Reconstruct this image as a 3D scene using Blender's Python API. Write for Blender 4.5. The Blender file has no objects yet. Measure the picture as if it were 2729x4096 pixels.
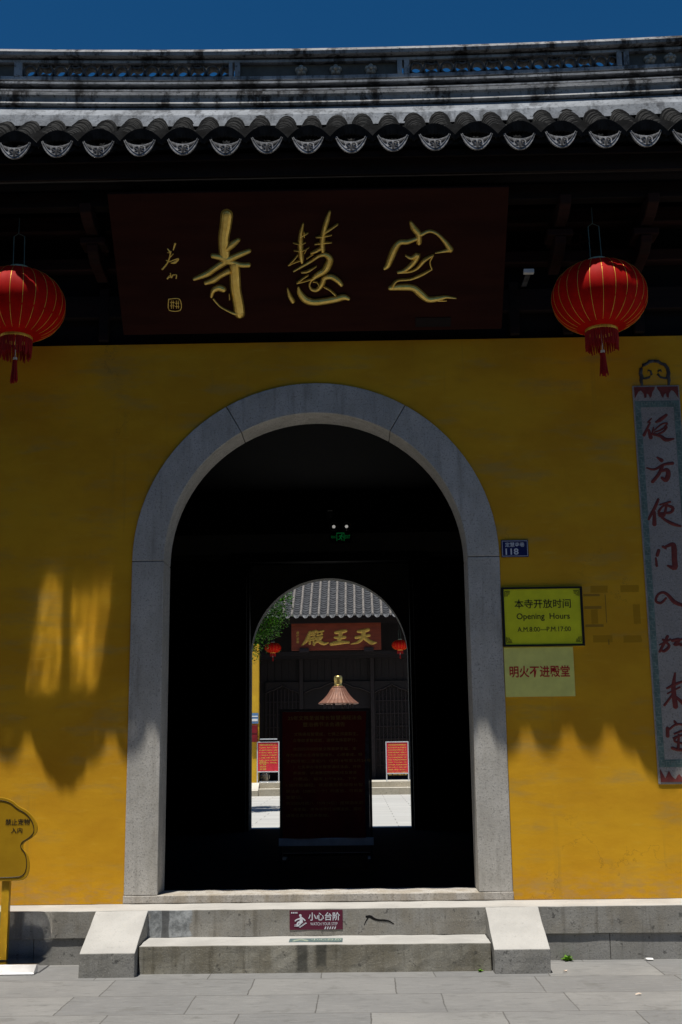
import bpy, bmesh, math, random
from mathutils import Vector, Matrix
random.seed(7)
S = bpy.context.scene
COL = S.collection
# ---------------------------------------------------------------- camera, sky, sun, exposure
R_ = math.radians
cd = bpy.data.cameras.new('camera'); cam = bpy.data.objects.new('camera', cd); COL.objects.link(cam)
cd.sensor_fit = 'VERTICAL'; cd.sensor_height = 36; cd.sensor_width = 24; cd.lens = 40.25
cd.clip_start = .05; cd.clip_end = 2000
pit, yaw, rol = .2043, .0125, .0122
fw = Vector((-math.sin(yaw) * math.cos(pit), math.cos(yaw) * math.cos(pit), math.sin(pit)))
rt = Vector((math.cos(yaw), math.sin(yaw), 0)); up = rt.cross(fw)
r2 = math.cos(rol) * rt - math.sin(rol) * up; u2 = math.sin(rol) * rt + math.cos(rol) * up
mw = Matrix((r2, u2, -fw)).transposed().to_4x4(); mw.translation = (.3122, -8.764, 1.45)
cam.matrix_world = mw
S.camera = cam
SUN = Vector((.47, 1, -4.33)).normalized()          # the way the light travels
w = bpy.data.worlds.new('World'); S.world = w; w.use_nodes = True
nt = w.node_tree; nt.nodes.clear()
sk = nt.nodes.new('ShaderNodeTexSky'); sk.sky_type = 'NISHITA'; sk.sun_disc = False
sk.sun_elevation = math.asin(-SUN.z); sk.sun_rotation = math.atan2(-SUN.x, -SUN.y)
sk.altitude = 0; sk.air_density = 1.0; sk.dust_density = .3; sk.ozone_density = 3.0
bg = nt.nodes.new('ShaderNodeBackground'); bg.inputs[1].default_value = .05
wo = nt.nodes.new('ShaderNodeOutputWorld')
hs = nt.nodes.new('ShaderNodeHueSaturation'); hs.inputs['Saturation'].default_value = 1.39
nt.links.new(sk.outputs[0], hs.inputs['Color']); nt.links.new(hs.outputs[0], bg.inputs[0]); nt.links.new(bg.outputs[0], wo.inputs[0])
ld = bpy.data.lights.new('sun', 'SUN'); ld.energy = 5.0; ld.angle = R_(.5); ld.color = (1, .955, .87)
lo = bpy.data.objects.new('sun', ld); COL.objects.link(lo); lo.location = (-4, -9, 30)
lo.rotation_euler = SUN.to_track_quat('-Z', 'Y').to_euler()
S.view_settings.view_transform = 'Standard'; S.view_settings.look = 'None'
S.view_settings.exposure = .16; S.view_settings.gamma = 1
S.render.engine = 'CYCLES'
cy = S.cycles
cy.max_bounces = 8; cy.diffuse_bounces = 5; cy.glossy_bounces = 3; cy.sample_clamp_indirect = 0
cy.use_adaptive_sampling = False; cy.use_denoising = True; cy.caustics_reflective = True; cy.blur_glossy = .05
cy.use_guiding = True; cy.guiding_training_samples = 128; cy.surface_guiding_probability = .7

PLAQUE = [[(-0.618,0.914,0.0952),(-0.633,0.831,0.0904),(-0.654,0.734,0.0857),(-0.656,0.635,0.0859),(-0.656,0.565,0.081)],[(-0.631,0.654,0.0505),(-0.589,0.688,0.0555),(-0.543,0.722,0.0352)],[(-0.747,0.602,0.0405),(-0.694,0.591,0.0506),(-0.636,0.57,0.0607),(-0.576,0.593,0.0506),(-0.515,0.617,0.0454),(-0.465,0.636,0.0353)],[(-0.647,0.56,0.0608),(-0.74,0.501,0.0508),(-0.802,0.461,0.0509),(-0.904,0.423,0.0286)],[(-0.637,0.559,0.0608),(-0.579,0.543,0.0405),(-0.53,0.527,0.0405),(-0.476,0.526,0.0405)],[(-0.817,0.39,0.0357),(-0.756,0.41,0.051),(-0.694,0.449,0.0458),(-0.632,0.479,0.0508)],[(-0.585,0.523,0.0811),(-0.586,0.432,0.0864),(-0.587,0.33,0.0867),(-0.574,0.226,0.087),(-0.569,0.137,0.0872)],[(-0.554,0.137,0.0462),(-0.605,0.138,0.0257),(-0.663,0.165,0.0154),(-0.721,0.203,0.0123),(-0.767,0.261,0.0143)],[(-0.781,0.282,0.0256),(-0.762,0.328,0.0409),(-0.721,0.348,0.0561),(-0.687,0.337,0.0561)],[(-0.639,0.3,0.0102),(-0.639,0.258,0.0123)],[(-0.042,0.84,0.014),(-0.061,0.763,0.0351),(-0.069,0.674,0.0452),(-0.066,0.584,0.0453),(-0.062,0.544,0.0303)],[(-0.062,0.743,0.02),(-0.032,0.757,0.018),(-0.009,0.769,0.01)],[(-0.124,0.695,0.006),(-0.069,0.684,0.0141),(-0.029,0.695,0.008)],[(-0.12,0.635,0.006),(-0.071,0.634,0.0121),(-0.036,0.639,0.0101),(-0.003,0.658,0.006)],[(-0.168,0.521,0.0101),(-0.122,0.565,0.0141),(-0.092,0.6,0.0121)],[(-0.163,0.523,0.0101),(-0.113,0.545,0.0121),(-0.073,0.559,0.0121)],[(-0.04,0.614,0.0101),(-0.023,0.645,0.008)],[(-0.038,0.777,0.01),(-0.036,0.738,0.008)],[(0.162,0.928,0.0199),(0.141,0.866,0.0399),(0.114,0.779,0.04),(0.099,0.691,0.0452),(0.101,0.631,0.0402)],[(0.119,0.769,0.025),(0.168,0.798,0.02),(0.218,0.831,0.016)],[(0.052,0.736,0.008),(0.099,0.74,0.02),(0.172,0.751,0.008)],[(0.041,0.682,0.008),(0.098,0.691,0.0201),(0.171,0.694,0.008)],[(0.012,0.613,0.0201),(0.057,0.632,0.0302),(0.097,0.656,0.0251)],[(-0.024,0.574,0.0081),(0.027,0.608,0.0101)],[(-0.128,0.475,0.0121),(-0.075,0.504,0.0182),(0.005,0.548,0.0222),(0.075,0.592,0.0252),(0.124,0.596,0.0402),(0.153,0.56,0.0554),(0.137,0.511,0.0605),(0.111,0.471,0.0556),(0.051,0.436,0.0455),(0.011,0.406,0.0304)],[(-0.067,0.464,0.0142),(-0.017,0.473,0.0253),(0.048,0.51,0.0101)],[(-0.105,0.381,0.0162),(-0.064,0.413,0.0162),(-0.018,0.442,0.0142)],[(-0.1,0.383,0.0142),(-0.039,0.397,0.0142),(0.021,0.416,0.0142)],[(0.011,0.406,0.0162),(-0.009,0.366,0.0162),(0.003,0.33,0.0254),(0.038,0.319,0.0305),(0.068,0.339,0.0406),(0.094,0.379,0.0456),(0.11,0.415,0.0405),(0.16,0.424,0.0455),(0.209,0.393,0.0456),(0.238,0.361,0.0355)],[(0.02,0.391,0.0101),(0.05,0.385,0.0101),(0.064,0.359,0.0122)],[(0.103,0.348,0.0162),(0.147,0.322,0.0162),(0.191,0.28,0.0183)],[(-0.181,0.338,0.0122),(-0.168,0.281,0.0356),(-0.145,0.234,0.0408)],[(-0.096,0.347,0.0152),(-0.088,0.3,0.0458),(-0.045,0.243,0.0611),(0.025,0.221,0.056),(0.115,0.23,0.056),(0.196,0.244,0.056),(0.256,0.258,0.0509),(0.291,0.247,0.0305)],[(0.774,0.835,0.025),(0.799,0.786,0.0501),(0.834,0.742,0.0502),(0.839,0.678,0.0452)],[(0.82,0.708,0.0301),(0.752,0.684,0.0402),(0.693,0.68,0.0452),(0.654,0.631,0.0553),(0.625,0.562,0.0554),(0.6,0.502,0.0454),(0.576,0.481,0.0253)],[(0.858,0.741,0.0301),(0.916,0.765,0.0251),(0.975,0.744,0.0251),(1.034,0.684,0.0352),(1.08,0.619,0.0504)],[(1.08,0.619,0.0454),(1.036,0.61,0.0252),(0.966,0.598,0.0081)],[(0.738,0.58,0.0141),(0.782,0.559,0.0303),(0.831,0.583,0.0454),(0.797,0.519,0.0454),(0.734,0.465,0.0303),(0.68,0.45,0.0202)],[(0.68,0.448,0.0202),(0.773,0.454,0.0202),(0.832,0.483,0.0253),(0.881,0.538,0.0353),(0.949,0.581,0.0161)],[(0.949,0.581,0.0141),(0.925,0.527,0.0141),(0.941,0.471,0.0162)],[(0.941,0.471,0.0162),(0.863,0.427,0.0253),(0.774,0.393,0.0203),(0.675,0.384,0.0203),(0.635,0.334,0.0355)],[(0.621,0.324,0.0406),(0.705,0.328,0.0559),(0.795,0.321,0.0559),(0.855,0.273,0.0611),(0.916,0.226,0.051),(0.996,0.23,0.0459),(1.055,0.244,0.0255),(1.135,0.235,0.0082)],[(0.996,0.219,0.0153),(1.061,0.218,0.0102)]]
PLAQUE_SIGN = [[(-1.029,0.701,0.0162),(-1.048,0.652,0.0081)],[(-1.091,0.662,0.0081),(-1.076,0.637,0.0142)],[(-1.094,0.633,0.0061),(-1.069,0.63,0.0081)],[(-1.089,0.583,0.0081),(-1.051,0.622,0.0081)],[(-1.068,0.642,0.0102),(-1.095,0.563,0.0122),(-1.145,0.503,0.0143)],[(-1.109,0.573,0.0082),(-1.086,0.562,0.0102)],[(-1.086,0.562,0.0082),(-1.014,0.586,0.0102),(-1.042,0.557,0.0224),(-1.072,0.552,0.0102)],[(-1.113,0.429,0.0143),(-1.096,0.451,0.0082)],[(-1.086,0.47,0.0102),(-1.086,0.441,0.0082)],[(-1.112,0.433,0.0082),(-1.087,0.441,0.0082)],[(-1.08,0.439,0.0143),(-1.065,0.461,0.0082)],[(-1.066,0.456,0.0082),(-1.041,0.458,0.0102),(-1.045,0.43,0.0102)],[(-1.118,0.264,0.0082),(-1.033,0.262,0.0082),(-1.033,0.174,0.0083),(-1.123,0.175,0.0083),(-1.118,0.264,0.0082)],[(-1.099,0.251,0.0062),(-1.103,0.188,0.0062)],[(-1.084,0.251,0.0062),(-1.088,0.188,0.0062)],[(-1.108,0.236,0.0062),(-1.075,0.237,0.0062)],[(-1.111,0.21,0.0062),(-1.078,0.209,0.0062)],[(-1.059,0.25,0.0062),(-1.062,0.188,0.0062)],[(-1.044,0.25,0.0062),(-1.047,0.188,0.0062)],[(-1.069,0.23,0.0062),(-1.039,0.231,0.0062)],[(-1.071,0.204,0.0062),(-1.041,0.201,0.0062)]]
SCROLL = [[(2.669,3.984,0.0063),(2.64,3.953,0.011)],[(2.655,3.949,0.0094),(2.6,3.848,0.0187)],[(2.64,3.887,0.0156),(2.652,3.828,0.0234)],[(2.787,4.009,0.0158),(2.736,3.971,0.022),(2.701,3.952,0.011)],[(2.685,3.886,0.0078),(2.74,3.932,0.0094),(2.79,3.943,0.0094),(2.761,3.908,0.0079)],[(2.684,3.87,0.0078),(2.73,3.885,0.0094),(2.784,3.915,0.011),(2.759,3.877,0.011),(2.713,3.854,0.011)],[(2.668,3.855,0.0156),(2.727,3.838,0.0188),(2.769,3.807,0.0235),(2.83,3.813,0.011)],[(2.679,3.909,0.0078),(2.664,3.855,0.0109)],[(2.692,3.664,0.0109),(2.724,3.641,0.0234)],[(2.605,3.581,0.0093),(2.663,3.568,0.014),(2.74,3.606,0.0156),(2.808,3.616,0.0195)],[(2.725,3.59,0.0194),(2.694,3.529,0.0194),(2.642,3.469,0.0193)],[(2.714,3.552,0.0124),(2.76,3.563,0.0233),(2.769,3.528,0.0272),(2.747,3.482,0.0272),(2.718,3.498,0.0171)],[(2.677,3.327,0.0154),(2.642,3.255,0.0185),(2.592,3.173,0.0154)],[(2.64,3.225,0.0169),(2.634,3.131,0.0246)],[(2.689,3.285,0.0108),(2.768,3.307,0.0124)],[(2.674,3.232,0.0154),(2.718,3.277,0.0108),(2.783,3.261,0.0193),(2.766,3.223,0.0154),(2.684,3.217,0.0123)],[(2.741,3.292,0.0139),(2.713,3.201,0.017),(2.683,3.202,0.0231)],[(2.673,3.217,0.0154),(2.71,3.171,0.0154),(2.774,3.132,0.02),(2.835,3.112,0.0124)],[(2.653,2.924,0.0191),(2.639,2.887,0.0191)],[(2.627,2.864,0.0107),(2.63,2.805,0.0153)],[(2.688,2.953,0.0153),(2.709,2.938,0.0107)],[(2.71,2.953,0.0153),(2.763,2.971,0.023),(2.772,2.944,0.0307),(2.769,2.855,0.0307),(2.766,2.788,0.0306),(2.714,2.804,0.0107)],[(2.684,2.553,0.0118),(2.641,2.517,0.0152),(2.605,2.533,0.0152),(2.621,2.578,0.0135),(2.662,2.598,0.0152),(2.701,2.577,0.0186),(2.746,2.523,0.0237),(2.813,2.494,0.0187)],[(2.675,2.261,0.0168),(2.643,2.205,0.0168),(2.607,2.146,0.0134)],[(2.638,2.237,0.0118),(2.682,2.189,0.0168),(2.639,2.149,0.0168),(2.617,2.165,0.0118)],[(2.611,2.198,0.0084),(2.694,2.237,0.0118)],[(2.709,2.228,0.0169),(2.766,2.236,0.0186),(2.723,2.196,0.0169),(2.772,2.204,0.0118)],[(2.774,2.236,0.0118),(2.798,2.235,0.0118),(2.799,2.195,0.0118),(2.767,2.192,0.0101)],[(2.712,1.981,0.0118),(2.692,1.87,0.0252),(2.698,1.736,0.0286)],[(2.644,1.871,0.0117),(2.702,1.898,0.0168),(2.767,1.921,0.0118)],[(2.645,1.831,0.0084),(2.74,1.877,0.0101)],[(2.689,1.831,0.0118),(2.616,1.745,0.0134)],[(2.696,1.815,0.0134),(2.759,1.755,0.0219)],[(2.682,1.627,0.0118),(2.697,1.603,0.0168)],[(2.627,1.573,0.0201),(2.624,1.518,0.0201)],[(2.639,1.565,0.0117),(2.697,1.603,0.0118),(2.775,1.594,0.0118)],[(2.676,1.533,0.0101),(2.757,1.563,0.0118)],[(2.666,1.502,0.0101),(2.738,1.525,0.0118)],[(2.69,1.51,0.0118),(2.672,1.479,0.0117),(2.741,1.459,0.0135)],[(2.653,1.429,0.0168),(2.691,1.417,0.0168),(2.762,1.412,0.0168)],[(2.707,1.525,0.0118),(2.695,1.417,0.0168)]]
HALL = [[(0.348,4.562,0.0763),(0.471,4.57,0.1049),(0.624,4.605,0.0953)],[(0.289,4.402,0.0858),(0.412,4.419,0.0858),(0.64,4.454,0.0858)],[(0.5,4.56,0.1144),(0.469,4.409,0.1143),(0.353,4.278,0.0762),(0.154,4.228,0.0305)],[(0.488,4.408,0.1048),(0.6,4.322,0.1048),(0.712,4.254,0.1143),(0.835,4.256,0.0381)],[(-0.259,4.541,0.0858),(-0.117,4.559,0.1144),(0.017,4.585,0.0858)],[(-0.117,4.549,0.1144),(-0.157,4.379,0.1143),(-0.167,4.266,0.1048)],[(-0.279,4.409,0.0667),(-0.156,4.398,0.0953),(-0.014,4.415,0.0858)],[(-0.386,4.231,0.0857),(-0.253,4.258,0.1143),(-0.063,4.274,0.0953),(0.088,4.272,0.0667)],[(-0.961,4.541,0.0763),(-0.876,4.559,0.0859),(-0.79,4.587,0.0859)],[(-0.951,4.56,0.0859),(-1.009,4.428,0.0954),(-1.067,4.316,0.0954),(-1.171,4.213,0.0381)],[(-0.933,4.484,0.0668),(-0.819,4.502,0.0572)],[(-0.838,4.559,0.0572),(-0.838,4.464,0.0668)],[(-0.972,4.381,0.0572),(-0.82,4.426,0.0667)],[(-0.952,4.428,0.0477),(-0.963,4.258,0.0763)],[(-0.876,4.427,0.0477),(-0.849,4.228,0.0762)],[(-1.01,4.334,0.0477),(-0.82,4.36,0.0477)],[(-0.752,4.577,0.0668),(-0.743,4.482,0.0572)],[(-0.743,4.557,0.0572),(-0.591,4.59,0.0572)],[(-0.648,4.556,0.0572),(-0.629,4.499,0.0572)],[(-0.762,4.472,0.0572),(-0.62,4.499,0.0477)],[(-0.753,4.406,0.0667),(-0.63,4.427,0.0667)],[(-0.639,4.423,0.0763),(-0.726,4.33,0.0858),(-0.821,4.275,0.0572)],[(-0.782,4.397,0.0763),(-0.688,4.301,0.1048),(-0.575,4.243,0.0857),(-0.461,4.27,0.0381)]]
# ---------------------------------------------------------------- helpers
def set_tags(o, label=None, cat=None, group=None, kind=None):
    if label: o['label'] = label
    if cat: o['category'] = cat
    if group: o['group'] = group
    if kind: o['kind'] = kind
    return o
def thing(name, label, cat, loc=(0, 0, 0), group=None):
    o = bpy.data.objects.new(name, None); COL.objects.link(o); o.location = loc
    o.empty_display_size = .1
    return set_tags(o, label, cat, group)
def wloc(o):
    v = Vector((0, 0, 0))
    while o is not None: v += o.location; o = o.parent
    return v
class MB:
    """collects shapes in world coordinates; build() links them as ONE mesh object"""
    def __init__(s): s.v = []; s.f = []; s.m = []; s.mi = 0
    def add(s, vs, fs):
        n = len(s.v); s.v += [tuple(v) for v in vs]; s.f += [tuple(i + n for i in f) for f in fs]; s.m += [s.mi] * len(fs); return s
    def box(s, x0, x1, y0, y1, z0, z1):
        vs = [(x, y, z) for z in (z0, z1) for y in (y0, y1) for x in (x0, x1)]
        return s.add(vs, [(0, 2, 3, 1), (4, 5, 7, 6), (0, 1, 5, 4), (2, 6, 7, 3), (0, 4, 6, 2), (1, 3, 7, 5)])
    def prism(s, poly, a, b, axis='y'):
        """poly in the two other axes, extruded from a to b"""
        f = {'y': lambda p, t: (p[0], t, p[1]), 'x': lambda p, t: (t, p[0], p[1]), 'z': lambda p, t: (p[0], p[1], t)}[axis]
        n = len(poly)
        vs = [f(p, a) for p in poly] + [f(p, b) for p in poly]
        return s.add(vs, [tuple(range(n))[::-1], tuple(range(n, 2 * n))] + [(i, (i + 1) % n, n + (i + 1) % n, n + i) for i in range(n)])
    def tube(s, pts, r, n=8, cap=True):
        pts = [Vector(p) for p in pts]; rs = r if isinstance(r, (list, tuple)) else [r] * len(pts)
        vs = []; fs = []
        for i, p in enumerate(pts):
            t = (pts[min(i + 1, len(pts) - 1)] - pts[max(i - 1, 0)]).normalized()
            a = t.cross(Vector((0, 0, 1)) if abs(t.z) < .9 else Vector((1, 0, 0))).normalized(); b = t.cross(a)
            vs += [p + rs[i] * (math.cos(q) * a + math.sin(q) * b) for q in (2 * math.pi * k / n for k in range(n))]
        for i in range(len(pts) - 1):
            fs += [(i * n + k, i * n + (k + 1) % n, (i + 1) * n + (k + 1) % n, (i + 1) * n + k) for k in range(n)]
        if cap: fs += [tuple(range(n)), tuple(range((len(pts) - 1) * n, len(pts) * n))[::-1]]
        return s.add(vs, fs)
    def lathe(s, prof, c, n=32, wav=None):
        """prof: (radius, z) list round a vertical axis through c"""
        vs = []; fs = []
        for r, z in prof:
            for k in range(n):
                a = 2 * math.pi * k / n; q = r * (wav(a, z) if wav else 1)
                vs.append((c[0] + q * math.cos(a), c[1] + q * math.sin(a), c[2] + z))
        for i in range(len(prof) - 1):
            fs += [(i * n + k, i * n + (k + 1) % n, (i + 1) * n + (k + 1) % n, (i + 1) * n + k) for k in range(n)]
        fs += [tuple(range(n))[::-1], tuple(range((len(prof) - 1) * n, len(prof) * n))]
        return s.add(vs, fs)
    def strokes(s, st, P, U, V, N, h=.012, lift=.0006, inner=.42):
        """brush strokes: ridged ribbons with round ends, on the plane P,U,V"""
        P, U, V, N = Vector(P), Vector(U), Vector(V), Vector(N)
        for j, pts in enumerate(st):
            q = []
            for i in range(len(pts) - 1):
                a = pts[max(i - 1, 0)]; b = pts[i]; c = pts[i + 1]; d = pts[min(i + 2, len(pts) - 1)]
                m = 4 if len(pts) > 2 else 2
                for k in range(m):
                    t = k / m
                    q.append(tuple(.5 * (2 * b[e] + (c[e] - a[e]) * t + (2 * a[e] - 5 * b[e] + 4 * c[e] - d[e]) * t * t + (3 * b[e] - a[e] - 3 * c[e] + d[e]) * t ** 3) for e in range(3)))
            q.append(pts[-1])
            sec = []
            def tang(i):
                a = q[max(i - 1, 0)]; b = q[min(i + 1, len(q) - 1)]
                return Vector((b[0] - a[0], b[1] - a[1])).normalized() if (a[0], a[1]) != (b[0], b[1]) else Vector((1, 0))
            t0 = tang(0); t1 = tang(len(q) - 1); w0 = max(q[0][2], .001) / 2; w1 = max(q[-1][2], .001) / 2
            for f in (.99, .8, .45): sec.append((q[0][0] - t0.x * w0 * f, q[0][1] - t0.y * w0 * f, w0 * math.sqrt(1 - f * f), t0))
            for i, p in enumerate(q): sec.append((p[0], p[1], max(p[2], .001) / 2, tang(i)))
            for f in (.45, .8, .99): sec.append((q[-1][0] + t1.x * w1 * f, q[-1][1] + t1.y * w1 * f, w1 * math.sqrt(1 - f * f), t1))
            vs = []; fs = []; z0 = lift * (j + 1); wm = max(p[2] for p in pts) / 2
            for (x, y, hw, t) in sec:
                nx, ny = -t.y, t.x; hh = z0 + h * min(1, hw / wm + .0)
                for k, (o, zz) in enumerate(((1, z0), (inner, hh), (-inner, hh), (-1, z0))):
                    vs.append(P + U * (x + nx * hw * o) + V * (y + ny * hw * o) + N * zz)
            for i in range(len(sec) - 1):
                for k in range(3):
                    fs.append((i * 4 + k, (i + 1) * 4 + k, (i + 1) * 4 + k + 1, i * 4 + k + 1))
            s.add(vs, fs)
        return s
    def build(s, name, mats, parent=None, smooth=False, bevel=0, loc=None, seg=2):
        mats = mats if isinstance(mats, (list, tuple)) else [mats]
        o3 = wloc(parent) if parent is not None else Vector(loc or (0, 0, 0))
        me = bpy.data.meshes.new(name)
        me.from_pydata([tuple(Vector(v) - o3) for v in s.v], [], s.f)
        for m in mats: me.materials.append(m)
        me.polygons.foreach_set('material_index', s.m)
        bm = bmesh.new(); bm.from_mesh(me); bmesh.ops.recalc_face_normals(bm, faces=bm.faces); bm.to_mesh(me); bm.free()
        if smooth: me.polygons.foreach_set('use_smooth', [True] * len(me.polygons))
        o = bpy.data.objects.new(name, me); COL.objects.link(o)
        if parent is not None: o.parent = parent
        elif loc is not None: o.location = loc
        if bevel:
            b = o.modifiers.new('bevel', 'BEVEL'); b.width = bevel; b.segments = seg; b.limit_method = 'ANGLE'; b.angle_limit = R_(35)
        return o
def rough(o, cell=.05, amp=.006, size=.16):
    """wears the faces and arrises of a stone with a little unevenness"""
    bm = bmesh.new(); bm.from_mesh(o.data)
    for _ in range(9):
        E_ = [e for e in bm.edges if e.calc_length() > cell * 1.6]
        if not E_: break
        bmesh.ops.subdivide_edges(bm, edges=E_, cuts=1, use_grid_fill=True)
    from mathutils import noise as nz_
    bm.normal_update()
    mv = [(v, v.normal * amp * (nz_.noise(v.co / size) + .6 * nz_.noise(v.co / (size * .3)))) for v in bm.verts]
    for v, d in mv: v.co += d
    bm.to_mesh(o.data); bm.free(); return o
def dup(o, parent, dx=0.0, dy=0.0, dz=0.0):
    c = o.copy(); COL.objects.link(c); c.parent = parent; c.location = o.location + Vector((dx, dy, dz))
    for ch in list(o.children):
        d = ch.copy(); COL.objects.link(d); d.parent = c
    return c
def text_geo(body, bold=0.0, space=1.0, line=1.0):
    c = bpy.data.curves.new('lettering', 'FONT'); c.body = body; c.offset = bold; c.space_character = space; c.space_line = line
    c.align_x = 'CENTER'; c.resolution_u = 3
    o = bpy.data.objects.new('lettering', c); COL.objects.link(o)
    bpy.context.view_layer.update()
    me = bpy.data.meshes.new_from_object(o.evaluated_get(bpy.context.evaluated_depsgraph_get()))
    vs = [v.co.copy() for v in me.vertices]; fs = [tuple(p.vertices) for p in me.polygons]
    bpy.data.objects.remove(o); bpy.data.curves.remove(c); bpy.data.meshes.remove(me)
    return vs, fs
def text(mb, body, cx, cy, wd, ht, P=(0, 0, 0), U=(1, 0, 0), V=(0, 0, 1), N=(0, -1, 0), bold=0.0, lift=.0015, space=1.0, left=False):
    """writes body into mb, its bounding box fitted to wd x ht (either may be None) round (cx, cy) on the plane"""
    vs, fs = text_geo(body, bold, space)
    x0 = min(v.x for v in vs); x1 = max(v.x for v in vs); y0 = min(v.y for v in vs); y1 = max(v.y for v in vs)
    sx = wd / (x1 - x0) if wd else None; sy = ht / (y1 - y0) if ht else None
    sx = sx or sy; sy = sy or sx
    P, U, V, N = Vector(P), Vector(U), Vector(V), Vector(N)
    ox = x0 if left else (x0 + x1) / 2
    mb.add([P + U * (cx + (v.x - ox) * sx) + V * (cy + (v.y - (y0 + y1) / 2) * sy) + N * lift for v in vs], fs)

# ---------------------------------------------------------------- materials
class G:
    def __init__(s, name):
        s.m = bpy.data.materials.new(name); s.m.use_nodes = True; s.t = s.m.node_tree; s.t.nodes.clear()
        s.out = s.n('ShaderNodeOutputMaterial'); s.b = s.n('ShaderNodeBsdfPrincipled'); s.l(s.b.outputs[0], s.out.inputs[0])
        s.tc = s.n('ShaderNodeTexCoord').outputs['Object']
    def n(s, k): return s.t.nodes.new(k)
    def l(s, a, b): s.t.links.new(a, b)
    def setv(s, sock, v):
        if hasattr(v, 'is_linked') or isinstance(v, bpy.types.NodeSocket): s.l(v, sock)
        else: sock.default_value = v
    def math(s, op, a, b=None, c=None):
        q = s.n('ShaderNodeMath'); q.operation = op
        for i, v in enumerate((a, b, c)):
            if v is not None: s.setv(q.inputs[i], v)
        return q.outputs[0]
    def map(s, scale):
        q = s.n('ShaderNodeMapping'); q.inputs['Scale'].default_value = scale; s.l(s.tc, q.inputs[0]); return q.outputs[0]
    def noise(s, scale, det=6, rough=.55, stretch=None, dist=0):
        q = s.n('ShaderNodeTexNoise'); q.inputs['Scale'].default_value = scale; q.inputs['Detail'].default_value = det; q.inputs['Roughness'].default_value = rough
        q.inputs['Distortion'].default_value = dist
        s.l(s.map(stretch) if stretch else s.tc, q.inputs['Vector']); return q.outputs[0]
    def ramp(s, v, lo, hi, a=0., b=1.):
        q = s.n('ShaderNodeMapRange'); q.interpolation_type = 'SMOOTHSTEP'; q.clamp = True
        s.l(v, q.inputs[0]); q.inputs[1].default_value = lo; q.inputs[2].default_value = hi; q.inputs[3].default_value = a; q.inputs[4].default_value = b
        return q.outputs[0]
    def mix(s, f, a, b):
        q = s.n('ShaderNodeMix'); q.data_type = 'RGBA'; s.setv(q.inputs[0], f)
        for i, v in ((6, a), (7, b)):
            if isinstance(v, tuple): q.inputs[i].default_value = (*v, 1)
            else: s.l(v, q.inputs[i])
        return q.outputs[2]
    def xyz(s):
        if not hasattr(s, '_x'):
            q = s.n('ShaderNodeSeparateXYZ'); s.l(s.tc, q.inputs[0]); s._x = q.outputs
        return s._x
    def patch(s, cx, cz, hx, hz, soft=.1, wob=.0, wsc=12, ax=(0, 2)):
        """mask of a soft-edged rectangle with a wobbly outline"""
        o = s.xyz()
        dx = s.math('DIVIDE', s.math('ABSOLUTE', s.math('SUBTRACT', o[ax[0]], cx)), hx); dz = s.math('DIVIDE', s.math('ABSOLUTE', s.math('SUBTRACT', o[ax[1]], cz)), hz)
        d = s.math('MAXIMUM', dx, dz)
        if wob: d = s.math('ADD', d, s.math('MULTIPLY', s.math('SUBTRACT', s.noise(wsc, 4), .5), wob))
        return s.ramp(d, 1 - soft, 1 + soft, 1., 0.)
    def bump(s, h, strength, dist=.01):
        q = s.n('ShaderNodeBump'); q.inputs['Strength'].default_value = strength; q.inputs['Distance'].default_value = dist; s.l(h, q.inputs['Height'])
        if s.b.inputs['Normal'].is_linked: s.l(s.b.inputs['Normal'].links[0].from_socket, q.inputs['Normal'])
        s.l(q.outputs[0], s.b.inputs['Normal']); return s
    def fin(s, col, rough=.8, metal=0, spec=.3):
        if isinstance(col, tuple): s.b.inputs['Base Color'].default_value = (*col, 1)
        else: s.l(col, s.b.inputs['Base Color'])
        s.setv(s.b.inputs['Roughness'], rough); s.b.inputs['Metallic'].default_value = metal
        s.b.inputs['Specular IOR Level'].default_value = spec
        return s.m
def simple(name, a, b=None, sc=6, rough=.7, metal=0, bmp=.15, bsc=50, spec=.3, stretch=None):
    g = G(name); b = b or tuple(c * .7 for c in a)
    c = g.mix(g.ramp(g.noise(sc, 8, .6, stretch), .35, .65), a, b)
    if bmp: g.bump(g.noise(bsc, 4, .6, stretch), bmp, .004)
    return g.fin(c, rough, metal, spec)
def flat(name, a, rough=.5, spec=.3):
    g = G(name); c = g.mix(g.ramp(g.noise(9, 5), .3, .7), a, tuple(x * .88 for x in a)); return g.fin(c, rough, 0, spec)

def granite(name, base, stain=None, st_amt=.5, extra=None, bmp=.35, dark=.45):
    g = G(name)
    c = g.mix(g.ramp(g.noise(3.0, 6), .3, .7), base, tuple(x * .82 for x in base))
    c = g.mix(g.ramp(g.noise(70, 3, .75), .54, .64), c, tuple(x * dark for x in base))
    c = g.mix(g.math('MULTIPLY', g.ramp(g.noise(38, 4, .75), .60, .68), .6), c, tuple(x * .4 for x in base))
    c = g.mix(g.ramp(g.noise(150, 2, .7, (1, 1, 1)), .58, .72), c, tuple(min(.85, x * 1.35) for x in base))
    c = g.mix(g.math('MULTIPLY', g.ramp(g.noise(22, 5, .65), .56, .72), .35), c, tuple(x * .45 for x in base))
    if stain:
        c = g.mix(g.math('MULTIPLY', g.ramp(g.noise(4.5, 7, .62, (1.6, 1.6, .7)), .38, .66), st_amt), c, stain)
        c = g.mix(g.math('MULTIPLY', g.ramp(g.noise(7, 6, .6, (2.2, 2, .25)), .5, .75), st_amt), c, tuple(x * .6 for x in stain))
    if extra: c = extra(g, c)
    g.bump(g.noise(70, 5, .7), bmp, .006)
    g.bump(g.noise(9, 5, .6), .25, .01)
    return g.fin(c, .85, 0, .25)

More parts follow.
